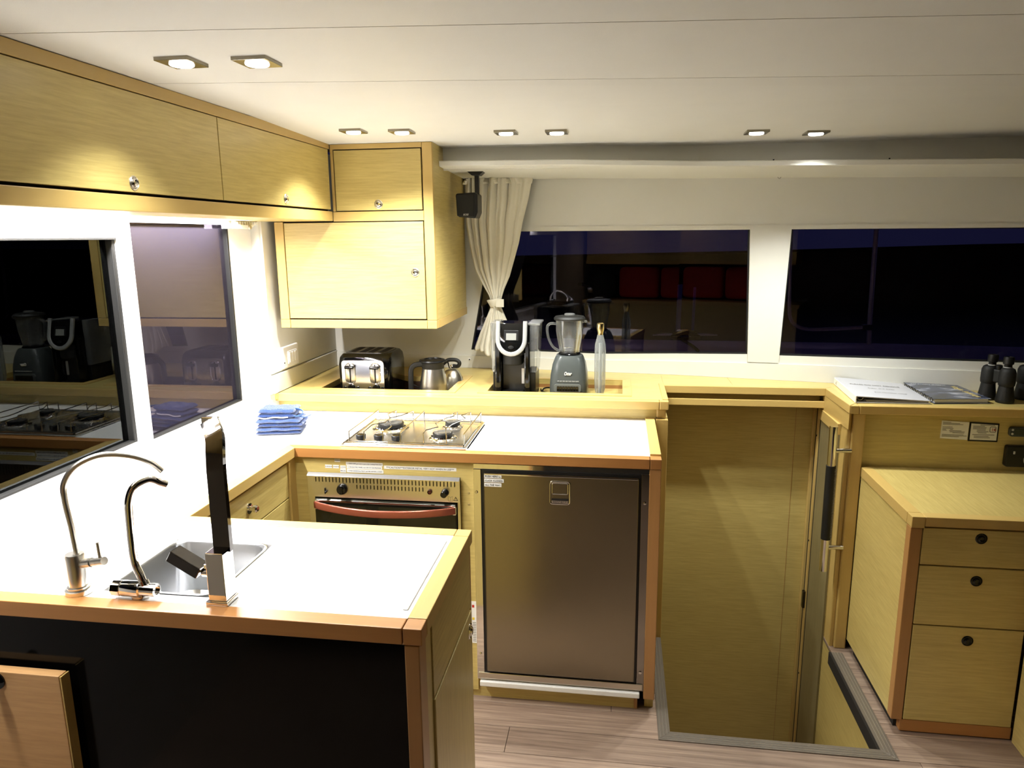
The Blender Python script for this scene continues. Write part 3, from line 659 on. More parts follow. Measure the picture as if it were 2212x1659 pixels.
# tall square mixer
f3 = thing('mixer_tap', 'tall flat square mixer tap with dark reflections and box lever, right of the three taps', 'tap', (.325, -1.04, ZC), 'taps beside the sink')
obj('foot', box(B(), .304, .350, -1.064, -1.018, .921, .930, .002), M_chrome, f3)
obj('body', box(B(), .309, .347, -1.060, -1.020, .930, 1.030, .002), M_chrome, f3)
gp = [(.336, -1.036, 1.028), (.337, -1.036, 1.195)] + smooth_path([(.337, -1.035, 1.205), (.334, -1.028, 1.228), (.326, -1.012, 1.246), (.312, -.992, 1.256), (.280, -.950, 1.266)], 4)
obj('spout', sweep(B(), gp, [(-.0175, -.006), (.0175, -.006), (.0175, .006), (-.0175, .006)], up=Vector((0, 1, 0)) if False else Vector((-.02, 1, 0))), M_dchrome, f3)
obj('spout_tip', box(B(), .262, .296, -.952, -.938, 1.250, 1.275, .002), M_chrome, f3)
g = B(); lathe(g, [(.013, -.016), (.013, .004)], (.309, -1.04, .985), 20, 'x'); obj('lever_hub', g, M_chrome, f3, True)
g = B(); t = bmesh.new(); bmesh.ops.create_cube(t, size=1)
bmesh.ops.transform(t, matrix=Matrix.Translation((.262, -1.045, 1.003)) @ Matrix.Rotation(math.radians(30), 4, 'Y') @ Matrix.Diagonal((.070, .034, .024, 1)), verts=t.verts)
bmesh.ops.bevel(t, geom=t.edges[:], offset=.0015, segments=1, affect='EDGES'); merge(g, t); obj('box_lever', g, M_dchrome, f3)

# ------------------------------------------------------------------ cooktop
ck = thing('cooktop', 'stainless steel three burner gas cooktop with wire pan supports', 'cooktop', (.37, .21, ZC))
g = B(); box(g, .150, .597, .033, .395, ZC + .0015, ZC + .008, .003)
M_hob = plain('hob_steel', (.84, .83, .80), .24, metal=1)
obj('tray', g, M_hob, ck)
obj('pan_surface', box(B(), .162, .586, .050, .383, ZC + .008, ZC + .0105, .001), M_hob, ck)
g = B(); 
for a in ((.158, .045, .166, .388), (.582, .045, .590, .388), (.158, .045, .590, .052), (.158, .381, .590, .388)): box(g, a[0], a[2], a[1], a[3], ZC + .008, ZC + .014, .002)
obj('raised_rim', g, M_chrome, ck)
for x, y, r in ((.262, .265, .052), (.489, .150, .038), (.490, .305, .030)):
    b_ = obj('burner', lathe(B(), [(r * 1.35, .0105), (r * 1.3, .013), (r * 1.12, .015), (r * 1.1, .019), (r * .95, .0195)], (x, y, ZC), 36), M_chrome, ck, True)
    obj('burner_ring', lathe(B(), [(r * .93, .0195), (r * .93, .029), (r * .85, .030)], (x, y, ZC), 36), M_black, b_, True)
    obj('burner_cap', lathe(B(), [(r * .82, .030), (r * .80, .034), (r * .5, .0355)], (x, y, ZC), 36), plain('burner_cap_enamel', (.22, .21, .19), .15, metal=.6) if 'burner_cap_enamel' not in MATS else MATS['burner_cap_enamel'], b_, True)
for x in (.208, .274, .338):
    k_ = obj('control_knob', lathe(B(), [(.010, .0105), (.010, .014), (.017, .016), (.018, .030), (.0165, .032)], (x, .088, ZC), 28), M_black, ck, True)
    obj('knob_top', lathe(B(), [(.0155, .032), (.015, .0335), (.010, .034)], (x, .088, ZC), 28), M_chrome, k_, True)
H = ZC + .050
def wire(pts, r=.0021): return obj('pan_support', tube(B(), pts, r, 8), M_chrome, ck, True)
y0, y1, zb = .055, .372, ZC + .010
for x in (.178, .362, .585): wire([(x, y0, zb), (x, y0, H), (x, y1, H), (x, y1, zb)])
wire([(.232, y0 + .0, zb), (.232, y0, H), (.228, .15, H), (.262, .20, H - .003), (.258, .27, H - .003), (.235, .315, H), (.250, y1, H), (.250, y1, zb)])
wire([(.300, y0, zb), (.300, y0, H), (.305, .14, H), (.268, .215, H), (.262, .25, H), (.295, .30, H), (.318, y1, H), (.318, y1, zb)])
wire([(.445, y0, zb), (.445, y0, H), (.440, .10, H), (.474, .145, H), (.452, .195, H), (.470, .27, H), (.495, .31, H), (.480, .345, H), (.494, y1, H), (.494, y1, zb)])
wire([(.525, y0, zb), (.525, y0, H), (.505, .13, H), (.515, .19, H), (.545, .28, H), (.520, .320, H), (.545, y1, H), (.545, y1, zb)])
g = B(); tube(g, [(.178, y1, ZC + .018), (.585, y1, ZC + .018)], .0018, 8); tube(g, [(.178, y0, ZC + .016), (.585, y0, ZC + .016)], .0018, 8); obj('support_rail', g, M_chrome, ck, True)

# ------------------------------------------------------------------ raised ledge behind the worktop
ld = thing('ledge', 'raised yellow wood ledge running along the back under the windows', 'shelf', (.8, .9, .9))
ZL = .9995
def top(bm, x0, x1, y0, y1=None, z0=.978, z1=ZL):
    xs = [x0] + [p for p in PX if x0 < p < x1] + [x1]
    if y1 is None: pts = [(x0, y0), (x1, y0)] + [(x, wy(x) - .008) for x in xs[::-1]]
    else: pts = [(x0, y0), (x1, y0), (x1, y1), (x0, y1)]
    prism(bm, pts, z0, z1)
O1 = (-.155, .402, .612, .912); O2 = (.566, 1.121, .617, .905)
g = B(); x0 = -.297
top(g, x0, O1[0], .532); top(g, O1[0], O1[1], .532, O1[2]); top(g, O1[0], O1[1], O1[3]); top(g, O1[1], O2[0], .532); top(g, O2[0], O2[1], .532, O2[2]); top(g, O2[0], O2[1], O2[3]); top(g, O2[1], 1.262, .532)
box(g, -.345, x0, .532, .60 - .13, .978, ZL)
obj('board', g, V['x'], ld)
g = B(); top(g, 1.296, 1.585, .846); top(g, 1.262, 1.2955, .532); obj('board', g, V['x'], ld)
g = B(); top(g, 1.586, 1.985, .846); top(g, 1.985, 3.29, .54); obj('board', g, V['x'], ld)
# frames round the recesses
def frame_ring(o, w, z0, z1, nm='recess_frame'):
    a, b, c, d = o
    for pts in ([(a - w, c - w), (b + w, c - w), (b, c), (a, c)], [(b + w, c - w), (b + w, d + w), (b, d), (b, c)], [(b + w, d + w), (a - w, d + w), (a, d), (b, d)], [(a - w, d + w), (a - w, c - w), (a, c), (a, d)]):
        obj(nm, bevprism(pts, z0, z1, 'z', .0006), T['x'] if abs(pts[0][0] - pts[1][0]) > .1 else T['y'], ld)
frame_ring(O1, .036, ZL, ZL + .003); frame_ring(O2, .036, ZL, ZL + .003)
for o, zb, m in ((O1, .938, M_black), (O2, .962, None)):
    a, b, c, d = o; g = B(); e = .012
    box(g, a - e, b + e, c - e, c, zb, .978); box(g, a - e, b + e, d, d + e, zb, .978); box(g, a - e, a, c, d, zb, .978); box(g, b, b + e, c, d, zb, .978)
    obj('recess_side', g, wood('recess_wood' + str(zb), (.30, .14, .045), (.40, .2, .07), 'x') if m is None else plain('recess_dark', (.05, .025, .015), .5), ld); obj('recess_base', box(B(), a - e, b + e, c - e, d + e, zb - .012, zb), m or V['x'], ld)
# front nosing and apron
obj('front_nosing', bevprism([(-.345, .502), (1.262, .502), (1.262, .531), (-.345, .531)], .966, ZL, 'z', .003), T['x'], ld)
obj('corner_block', bevprism([(1.263, .502), (1.297, .502), (1.297, .531), (1.263, .531)], .966, ZL + .001, 'z', .003), T['x'], ld)
obj('apron', box(B(), -.345, 1.252, .532, .545, ZC + .001, .966, .001), V['x'], ld)
obj('corner_bracket', box(B(), 1.252, 1.290, .520, .545, .928, .966, .006), T['z'], ld)
obj('left_edge', bevprism([(1.275, .532), (1.297, .532), (1.297, .845), (1.275, .845)], .966, ZL + .004, 'z', .002), T['y'], ld)
obj('recess_nosing', bevprism([(1.297, .812), (1.952, .812), (1.985, .846), (1.297, .846)], .968, ZL + .001, 'z', .002), T['x'], ld)
obj('lower_rail', box(B(), 1.297, 1.955, .816, .836, .915, .944, .002), T['x'], ld)
obj('shelf_back', box(B(), 1.297, 1.955, .90, .91, .90, .97), V['x'], ld)
obj('right_edge', bevprism([(1.952, .812), (1.985, .846), (1.985, .54), (1.958, .504)], .968, ZL + .001, 'z', .002), T['y'], ld)
obj('right_lower_edge', prism(B(), [(1.951, .836), (1.978, .836), (1.978, .53), (1.961, .512)], .905, .9675), T['y'], ld)
obj('corner_block', bevprism([(1.959, .502), (1.992, .502), (1.992, .539), (1.985, .539)], .968, ZL + .001, 'z', .003), T['x'], ld)
obj('front_nosing', bevprism([(1.993, .502), (3.29, .502), (3.29, .539), (1.993, .539)], .968, ZL + .001, 'z', .003), T['x'], ld)
obj('back_support', box(B(), 1.255, 1.296, .53, .95, .0, .93), V['z'], ld)
pp = thing('end_post', 'slim pale wooden post at the right end of the galley worktop beside the stairs', 'post', (1.272, .51, 0))
obj('post', box(B(), 1.250, 1.297, .505, .529, .0, .927, .002), T['z'], pp)

# ------------------------------------------------------------------ right side: post, panel, drawer unit
rp = thing('stair_post', 'tall pale beech corner post right of the stairs carrying the grab handle', 'post', (1.99, .53, 0))
obj('post', box(B(), 1.978, 2.021, .515, .56, .0, .967, .004), T['z'], rp)
obj('rebate', box(B(), 1.962, 1.978, .530, .60, -.90, .967, .003), T['z'], rp)
pn = thing('chart_table_back', 'yellow wood panel under the right ledge with notices and instruments', 'panel', (2.6, .55, .75))
obj('board', box(B(), 2.021, 3.29, .54, .555, .70, .968), V['x'], pn)
du = thing('drawer_unit', 'wooden chest with three dark-knobbed drawers and a pale top right of the stairs', 'drawers', (2.2, .25, 0))
obj('top_board', box(B(), 2.060, 3.29, .058, .539, .735, .757), V['y'], du)
obj('back_ledge_strip', box(B(), 2.022, 2.045, .20, .52, .735, .757), T['y'], du) if False else None
obj('left_edge_strip', bevprism([(2.020, .058), (2.059, .058), (2.059, .545 - .01), (2.020, .513)], .722, .759, 'z', .0015), T['y'], du)
obj('corner_cube', box(B(), 2.020, 2.059, .016, .057, .722, .759, .002), T['x'], du)
obj('front_edge', box(B(), 2.060, 3.29, .016, .057, .728, .759, .002), T['x'], du)
obj('side_panel', box(B(), 2.022, 2.034, .057, .513, .045, .722), V['y'], du)
obj('carcass', box(B(), 2.036, 2.39, .045, .50, .05, .734), V['x'], du)
obj('left_stile', box(B(), 2.020, 2.055, .020, .056, .045, .721, .002), T['rz'], du)
obj('bottom_rail', box(B(), 2.050, 2.39, .022, .05, .004, .046, .001), T['r'], du)
obj('plinth', box(B(), 2.040, 2.385, .05, .48, .0, .045), M_gap, du)
obj('shadow_gap', box(B(), 2.055, 2.385, .036, .044, .046, .728), M_gap, du)
for z0, z1, kx, kz in ((.600, .722, 2.227, .695), (.394, .595, 2.228, .553), (.048, .389, 2.224, .346)):
    d = obj('drawer', box(B(), 2.058, 2.386, .020, .038, z0, z1, .0015), V['x'], du); latch((kx, .020, kz), 'y', -1, d, .0175, M_gloss, M_gloss)
sp_ = thing('seat_side_panel', 'yellow wooden seat end panel at the right edge of the picture', 'panel', (2.4, -.3, 0))
obj('panel', box(B(), 2.391, 2.42, -1.2, .015, .0, .62, .002), V['y'], sp_)
# grab handle
gh = thing('grab_handle', 'long vertical chrome grab handle with a black leather grip on the stair post', 'handle', (1.93, .545, .6))
A, Bq = Vector((1.912, .520, .915)), Vector((1.914, .520, .330)); 
def along(s): return A.lerp(Bq, s)
obj('upper_tube', tube(B(), [along(0), along(.27)], .0155, 20), M_chrome, gh, True)
obj('lower_tube', tube(B(), [along(.775), along(1)], .0155, 20), M_chrome, gh, True)
obj('grip', tube(B(), [along(.265), along(.775)], .0178, 20), M_rub, gh, True)
g = B()
for i in range(46): q = along(.285 + i * .0105); box(g, q.x + .010, q.x + .0185, q.y - .0145, q.y - .009, q.z - .001, q.z + .001)
obj('stitching', g, M_gink, gh)
for s, dz in ((.165, 0), (.835, 0)):
    q = along(s); obj('mount', tube(B(), [q, (1.952, .519, q.z + .003), (1.980, .517, q.z + .004)], .009, 12), M_chrome, gh, True)
# stair nosing
sn = thing('stair_nosing', 'ridged grey metal edging framing the stair opening on three sides', 'trim', (1.62, -.1, 0))
n0 = [(1.256, .50), (1.256, -.128), (1.999, -.128), (1.999, .478), (1.957, .478), (1.957, -.084), (1.296, -.084), (1.296, .50)]
obj('left_strip', bevprism([(1.256, .500), (1.256, -.128), (1.296, -.084), (1.296, .500)], .0, .004, 'z', .0008), M_nose, sn)
obj('front_strip', bevprism([(1.256, -.128), (1.999, -.128), (1.957, -.084), (1.296, -.084)], .0, .004, 'z', .0008), M_nose, sn)
obj('right_strip', bevprism([(1.999, -.128), (1.999, .478), (1.957, .478), (1.957, -.084)], .0, .004, 'z', .0008), M_nose, sn)
for k in range(3):
    o = .008 + .011 * k
    for nm, a, b in (('ridge', (1.256 + o, .50), (1.256 + o, -.128 + o)), ('ridge', (1.256 + o, -.128 + o), (1.999 - o, -.128 + o)), ('ridge', (1.999 - o, -.128 + o), (1.999 - o, .478))):
        obj(nm, tube(B(), [(a[0], a[1], .0038), (b[0], b[1], .0038)], .0014, 6), M_nosel, sn, True)
g = B(); box(g, 1.948, 1.957, -.084, .478, -.045, .004); box(g, 1.285, 1.957, -.093, -.084, -.045, .003); obj('dark_underside', g, M_gap, sn)

# ------------------------------------------------------------------ objects on the ledge
# toaster
tt = thing('toaster', 'black and stainless four slice toaster in the left ledge recess', 'toaster', (.01, .80, .938))
t = bmesh.new(); rings = []
for w, d_, r, z in ((.225, .215, .03, .940), (.238, .228, .03, .950), (.240, .232, .03, 1.09), (.232, .226, .032, 1.120), (.214, .208, .034, 1.134), (.196, .190, .03, 1.137)):
    rings.append([t.verts.new((.012 + a, .800 + b, z)) for a, b in rrect(w, d_, r, 5)])
for a, b in zip(rings, rings[1:]):
    n = len(a)
    for j in range(n): t.faces.new((a[j], a[(j + 1) % n], b[(j + 1) % n], b[j]))
t.faces.new(rings[0][::-1]); t.faces.new(rings[-1]); bmesh.ops.recalc_face_normals(t, faces=t.faces); g = B(); merge(g, t)
obj('shell', g, M_gloss, tt, True)
obj('top_plate', bevprism([(.012 + a, .800 + b) for a, b in rrect(.190, .176, .03, 5)], 1.136, 1.1395, 'z', .001), plain('toaster_top', (.10, .095, .085), .25, metal=.6), tt, True)
for x in (-.055, -.008, .032, .079):
    x += .0; obj('bread_slot', box(B(), x - .013, x + .013, .733, .872, 1.1385, 1.1402), M_gap, tt)
obj('steel_front', bevprism([(.010 + a, 1.032 + b) for a, b in rrect(.190, .158, .014, 4)], .677, .685, 'y', .001), plain('toaster_steel', (.72, .71, .69), .2, metal=1), tt)
for cx in (-.046, .066):
    obj('lever_channel', bevprism([(cx + a, 1.055 + b) for a, b in rrect(.042, .088, .018, 5)], .6745, .679, 'y', .0008), M_steel, tt, True)
    obj('channel_rim', sweep(B(), [(cx + a, .675, 1.055 + b) for a, b in rrect(.044, .090, .019, 5)], circ(.0016, 6), True), M_chrome, tt, True)
    obj('lever_slot', box(B(), cx - .003, cx + .003, .6735, .676, 1.017, 1.095), M_gap, tt)
    obj('lever', lathe(B(), [(.001, -.021), (.010, -.018), (.011, 0), (.010, .018), (.001, .021)], (cx, .664, 1.083), 14, 'x', 1, .7), M_gloss, tt, True)
    obj('browning_dial', lathe(B(), [(.017, .678), (.017, .672), (.012, .668)], (cx + .002, 0, .990), 24, 'y'), M_gloss, tt, True)
    for dx in (-.028, .030): obj('button', lathe(B(), [(.0075, .678), (.0075, .672), (.004, .671)], (cx + dx, 0, .990), 16, 'y'), M_gloss, tt, True)
obj('power_cord', tube(B(), smooth_path([(.132, .86, .99), (.17, .84, .985), (.21, .84, .965), (.25, .86, .952), (.30, .87, .945)], 5), .003, 8), M_black, tt, True)
# carafe
cf = thing('coffee_carafe', 'brushed steel coffee carafe with black lid and handle, in front of the kettle', 'carafe', (.312, .71, .938))
cx, cy = .313, .715
obj('body', lathe(B(), [(.058, .939), (.062, .944), (.063, .965), (.057, 1.02), (.049, 1.065), (.046, 1.078)], (cx, cy, 0), 40), M_steel, cf, True)
obj('collar', lathe(B(), [(.046, 1.077), (.048, 1.080), (.047, 1.096), (.050, 1.104), (.040, 1.106)], (cx, cy, 0), 36), M_rub, cf, True)
g = B(); lathe(g, [(.050, 1.104), (.055, 1.108), (.053, 1.114), (.038, 1.118), (.036, 1.113)], (cx, cy, 0), 36); prism(g, [(cx + .03, cy - .018), (cx + .062, cy - .008), (cx + .062, cy + .008), (cx + .03, cy + .018)], 1.106, 1.113, 'z', .002); prism(g, [(cx - .035, cy - .014), (cx - .058, cy - .01), (cx - .058, cy + .01), (cx - .035, cy + .014)], 1.104, 1.114, 'z', .002)
obj('lid', g, M_black, cf, True)
gp = smooth_path([(cx - .045, cy - .008, 1.096), (cx - .075, cy - .014, 1.092), (cx - .092, cy - .017, 1.075), (cx - .095, cy - .018, 1.04), (cx - .096, cy - .018, .99), (cx - .096, cy - .018, .95)], 6)
obj('handle', sweep(B(), gp, rrect(.016, .022, .006)), M_rub, cf, True)
# kettle
kt = thing('kettle', 'small domed steel kettle with a black loop handle behind the carafe', 'kettle', (.37, .83, .938))
cx, cy = .368, .835
obj('body', lathe(B(), [(.050, .939), (.057, .945), (.056, .975), (.046, 1.015), (.030, 1.045), (.012, 1.055)], (cx, cy, 0), 36), M_steel, kt, True)
obj('lid_knob', lathe(B(), [(.006, 1.055), (.005, 1.062), (.009, 1.067), (.006, 1.072)], (cx, cy, 0), 16), M_chrome, kt, True)
obj('handle', tube(B(), smooth_path([(cx - .040, cy, 1.075), (cx - .015, cy - .004, 1.093), (cx + .020, cy - .006, 1.094), (cx + .036, cy - .006, 1.082), (cx + .028, cy - .004, 1.066), (cx + .006, cy, 1.066)], 6), .0088, 12), M_rub, kt, True)
obj('handle_strut', tube(B(), [(cx - .01, cy, 1.05), (cx - .02, cy, 1.09)], .003, 8), M_chrome, kt, True)
# pod coffee maker
cm = thing('coffee_maker', 'black single-cup coffee maker with silver ring and grey screen on the ledge', 'coffee maker', (.675, .74, .962))
cx = .672
g = B(); prism(g, [(.655, .964), (.86, .964), (.86, 1.26), (.83, 1.275), (.72, 1.275), (.72, 1.13), (.655, 1.10)] if False else [(.720, .964), (.86, .964), (.86, 1.262), (.84, 1.272), (.72, 1.272)], cx - .074, cx + .066, 'x', .006); obj('rear_housing', g, M_gloss, cm)
obj('base', box(B(), cx - .074, cx + .070, .645, .80, .9635, .990, .006), M_gloss, cm)
for s, x in ((-1, cx - .066), (1, cx + .056)): obj('side_column', box(B(), x - .012, x + .012, .655, .76, .985, 1.20, .006), M_gloss, cm)
obj('cup_back', box(B(), cx - .052, cx + .042, .700, .715, .985, 1.13, .002), plain('cup_bay', (.035, .034, .030), .3), cm)
obj('drip_tray', box(B(), cx - .050, cx + .040, .645, .71, .988, .996, .002), M_black, cm)
hc = cx - .006
g = B(); lathe(g, [(.038, 1.105), (.042, 1.11), (.042, 1.145), (.050, 1.150), (.050, 1.165)], (hc, .685, 0), 32); obj('brew_head', g, M_rub, cm, True)
# head: U shaped silver ring around a black lid, raked
import mathutils
tilt = Matrix.Translation((hc, .640, 1.222)) @ Matrix.Rotation(math.radians(-14), 4, 'X')
def ucurve(w, h, n=14, flat=.55):
    p = [(-w / 2, h * .5)]
    for k in range(n + 1): a = PI + PI * k / n; p.append((w / 2 * math.cos(a), -h * (flat - .5) + (h * (1 - flat)) * math.sin(a)))
    p.append((w / 2, h * .5)); return p
t = bmesh.new(); prism(t, ucurve(.098, .120), -.004, .09, 'y', .004); g = B(); merge(g, t, tilt); obj('lid', g, M_gloss, cm, True)
t = bmesh.new(); sweep(t, [(a, 0, b) for a, b in ucurve(.112, .136)], rrect(.018, .014, .005), up=Vector((0, 1, 0))); g = B(); merge(g, t, tilt); obj('silver_ring', g, M_silver, cm, True)
t = bmesh.new(); box(t, -.030, .030, -.0055, -.003, -.012, .030, .001); g = B(); merge(g, t, tilt); sc = obj('screen_bezel', g, M_black, cm)
t = bmesh.new(); box(t, -.021, .021, -.0062, -.005, -.010, .018, .0005); g = B(); merge(g, t, tilt); obj('screen', g, M_screen, cm)
t = bmesh.new(); lathe(t, [(.009, -.003), (.009, -.006), (.006, -.0065)], (0, 0, -.040), 18, 'y', 1.3, .8); g = B(); merge(g, t, tilt); obj('power_button', g, M_black, cm, True)
obj('top_cap', prism(B(), [(.652, 1.280), (.80, 1.272), (.85, 1.262), (.85, 1.20), (.66, 1.20)], cx - .055, cx + .045, 'x', .008), M_gloss, cm)
for sx, x0_, x1_ in ((1, .735, .775), (-1, .568, .600)):
    t = bmesh.new(); rings = []
    for k, z in ((.0, 1.275), (.1, 1.25), (.45, 1.15), (.8, 1.07)):
        sh = (-.014 if sx > 0 else .006) * k * 1.1
        a, b = (x0_ + sh * .3, x1_ + sh) if sx > 0 else (x0_ + sh, x1_)
        rings.append([t.verts.new(((a + b) / 2 + u, .765 + v, z)) for u, v in rrect(b - a, .15, .012, 3)])
    for a, b in zip(rings, rings[1:]):
        n = len(a)
        for j in range(n): t.faces.new((a[j], a[(j + 1) % n], b[(j + 1) % n], b[j]))
    t.faces.new(rings[0][::-1]); t.faces.new(rings[-1]); bmesh.ops.recalc_face_normals(t, faces=t.faces); g = B(); merge(g, t); obj('water_tank', g, M_tank, cm, True, 'clear plastic water tank')
    xa, xb = ((.735, .759) if sx > 0 else (.578, .600)); obj('tank_base', box(B(), xa, xb, .695, .835, .965, 1.070, .004), M_black, cm)
obj('tank_lid', box(B(), .728, .779, .690, .842, 1.268, 1.276, .003), M_tank, cm)
obj('instruction_label', box(B(), cx + .0445, cx + .0452, .664, .70, 1.03, 1.09), M_paper, cm) if False else obj('instruction_label', box(B(), cx + .028, cx + .040, .6985, .6998, 1.02, 1.085), M_paper, cm)
# blender
bl = thing('blender', 'grey countertop blender with a clear glass jar and black lid on the ledge', 'blender', (.898, .72, .962))
cx, cy = .898, .735
t = bmesh.new(); rings = []
for w, z, r in ((.150, .963, .030), (.158, .975, .034), (.157, 1.020, .034), (.150, 1.065, .034), (.136, 1.105, .034), (.118, 1.130, .034), (.108, 1.140, .034), (.098, 1.142, .034)):
    rings.append([t.verts.new((cx + a, cy + b, z)) for a, b in rrect(w, w * .98, r, 6)])
for a, b in zip(rings, rings[1:]):
    n = len(a)
    for j in range(n): t.faces.new((a[j], a[(j + 1) % n], b[(j + 1) % n], b[j]))
t.faces.new(rings[0][::-1]); t.faces.new(rings[-1]); bmesh.ops.recalc_face_normals(t, faces=t.faces); g = B(); merge(g, t); obj('motor_base', g, M_grey, bl, True)
yb = cy - .079
obj('button_panel', bevprism([(cx - .002 + a, 1.012 + b) for a, b in rrect(.112, .036, .012, 4)], yb - .002, yb + .006, 'y', .001), plain('button_surround', (.10, .11, .105), .3), bl)
for i in range(8): obj('button', box(B(), cx - .046 + i * .0112, cx - .036 + i * .0112, yb - .005, yb, 1.001, 1.021, .001), M_gloss, bl)
text('lettering', 'Oster', .020, M_paper, bl, (cx - .017, yb + .0045, 1.066), rot=(PI / 2 + .13, 0, 0), wid=.031, shear=.3, bold=.0004, ext=.0012)
text('lettering', 'OFF  LOW  MED  HIGH  PULSE  CRUSH  BLEND', .0052, M_lgrey, bl, (cx - .044, yb - .0003, 1.040), wid=.088, ext=.0008)
t = bmesh.new(); seg = 40; prof = [(.038, 1.148), (.040, 1.165), (.047, 1.20), (.053, 1.24), (.056, 1.27), (.058, 1.288), (.055, 1.288), (.050, 1.24), (.044, 1.20), (.036, 1.16), (.002, 1.156)]
rings = []
for r, z in prof:
    k = .07 if z < 1.27 else 0; rings.append([t.verts.new((cx + r * (1 + k * math.cos(6 * 2 * PI * j / seg)) * math.cos(2 * PI * j / seg), cy + r * (1 + k * math.cos(6 * 2 * PI * j / seg)) * math.sin(2 * PI * j / seg), z)) for j in range(seg)])
for a, b in zip(rings, rings[1:]):
    for j in range(seg): t.faces.new((a[j], a[(j + 1) % seg], b[(j + 1) % seg], b[j]))
t.faces.new(rings[0]); t.faces.new(rings[-1]); bmesh.ops.recalc_face_normals(t, faces=t.faces); g = B(); merge(g, t); jar = obj('jar', g, M_jar, bl, True, 'clear ribbed glass jar')
obj('jar_handle', sweep(B(), smooth_path([(cx - .055, cy - .01, 1.272), (cx - .080, cy - .016, 1.272), (cx - .092, cy - .018, 1.255), (cx - .086, cy - .016, 1.21), (cx - .068, cy - .012, 1.175), (cx - .042, cy - .006, 1.156)], 6), rrect(.014, .010, .003)), M_jar, jar, True)
obj('spout', prism(B(), [(cx + .045, cy - .02), (cx + .074, cy - .022), (cx + .052, cy + .004)], 1.278, 1.288, 'z', .002), M_jar, jar)
obj('blade_collar', lathe(B(), [(.044, 1.141), (.046, 1.147), (.040, 1.152), (.03, 1.156)], (cx, cy, 0), 32), M_gloss, bl, True)
g = B(); 
for a in range(4): prism(g, [(cx, cy), (cx + .026 * math.cos(a * PI / 2 + .4), cy + .026 * math.sin(a * PI / 2 + .4)), (cx + .02 * math.cos(a * PI / 2 + .8), cy + .02 * math.sin(a * PI / 2 + .8))], 1.166 + .002 * a, 1.1675 + .002 * a)
obj('blade', g, M_chrome, bl)
obj('lid', lathe(B(), [(.054, 1.286), (.064, 1.288), (.066, 1.294), (.060, 1.302), (.030, 1.307), (.028, 1.304)], (cx, cy, 0), 40), M_rub, bl, True)
obj('filler_cap', lathe(B(), [(.022, 1.304), (.022, 1.312), (.018, 1.314)], (cx, cy, 0), 28), M_tank, bl, True)
obj('power_cord', tube(B(), smooth_path([(.84, .80, .970), (.81, .79, .985), (.785, .76, .985), (.79, .70, .972), (.815, .67, .967), (.825, .69, .975), (.800, .75, .97), (.775, .80, .967), (.765, .85, .966)], 5), .0035, 8), M_black, bl, True)
# ribbed flask
fk = thing('ribbed_flask', 'slim frosted silver flask with a brass cap on a wire foot right of the blender', 'bottle', (1.028, .665, .962))
cx, cy = 1.028, .668
obj('body', lathe(B(), [(.012, .972), (.014, .985), (.020, 1.010), (.0215, 1.05), (.0215, 1.17), (.0205, 1.195), (.014, 1.222), (.011, 1.236)], (cx, cy, 0), 48, rib=.05, nrib=12), M_flask, fk, True)
obj('inner_tube', lathe(B(), [(.006, .975), (.006, 1.20)], (cx, cy, 0), 12), M_lgrey, fk, True)
obj('cap', lathe(B(), [(.011, 1.232), (.0115, 1.244), (.0155, 1.258), (.0155, 1.280), (.013, 1.282), (.012, 1.278)], (cx, cy, 0), 28), M_brass, fk, True)
g = B()
for a in range(5):
    an = a * 2 * PI / 5 + .25; tube(g, smooth_path([(cx, cy, .975), (cx + .018 * math.cos(an), cy + .018 * math.sin(an), .974), (cx + .032 * math.cos(an), cy + .032 * math.sin(an), .970), (cx + .040 * math.cos(an), cy + .040 * math.sin(an), .9635)], 3), .0018, 6)
obj('wire_foot', g, M_chrome, fk, True)
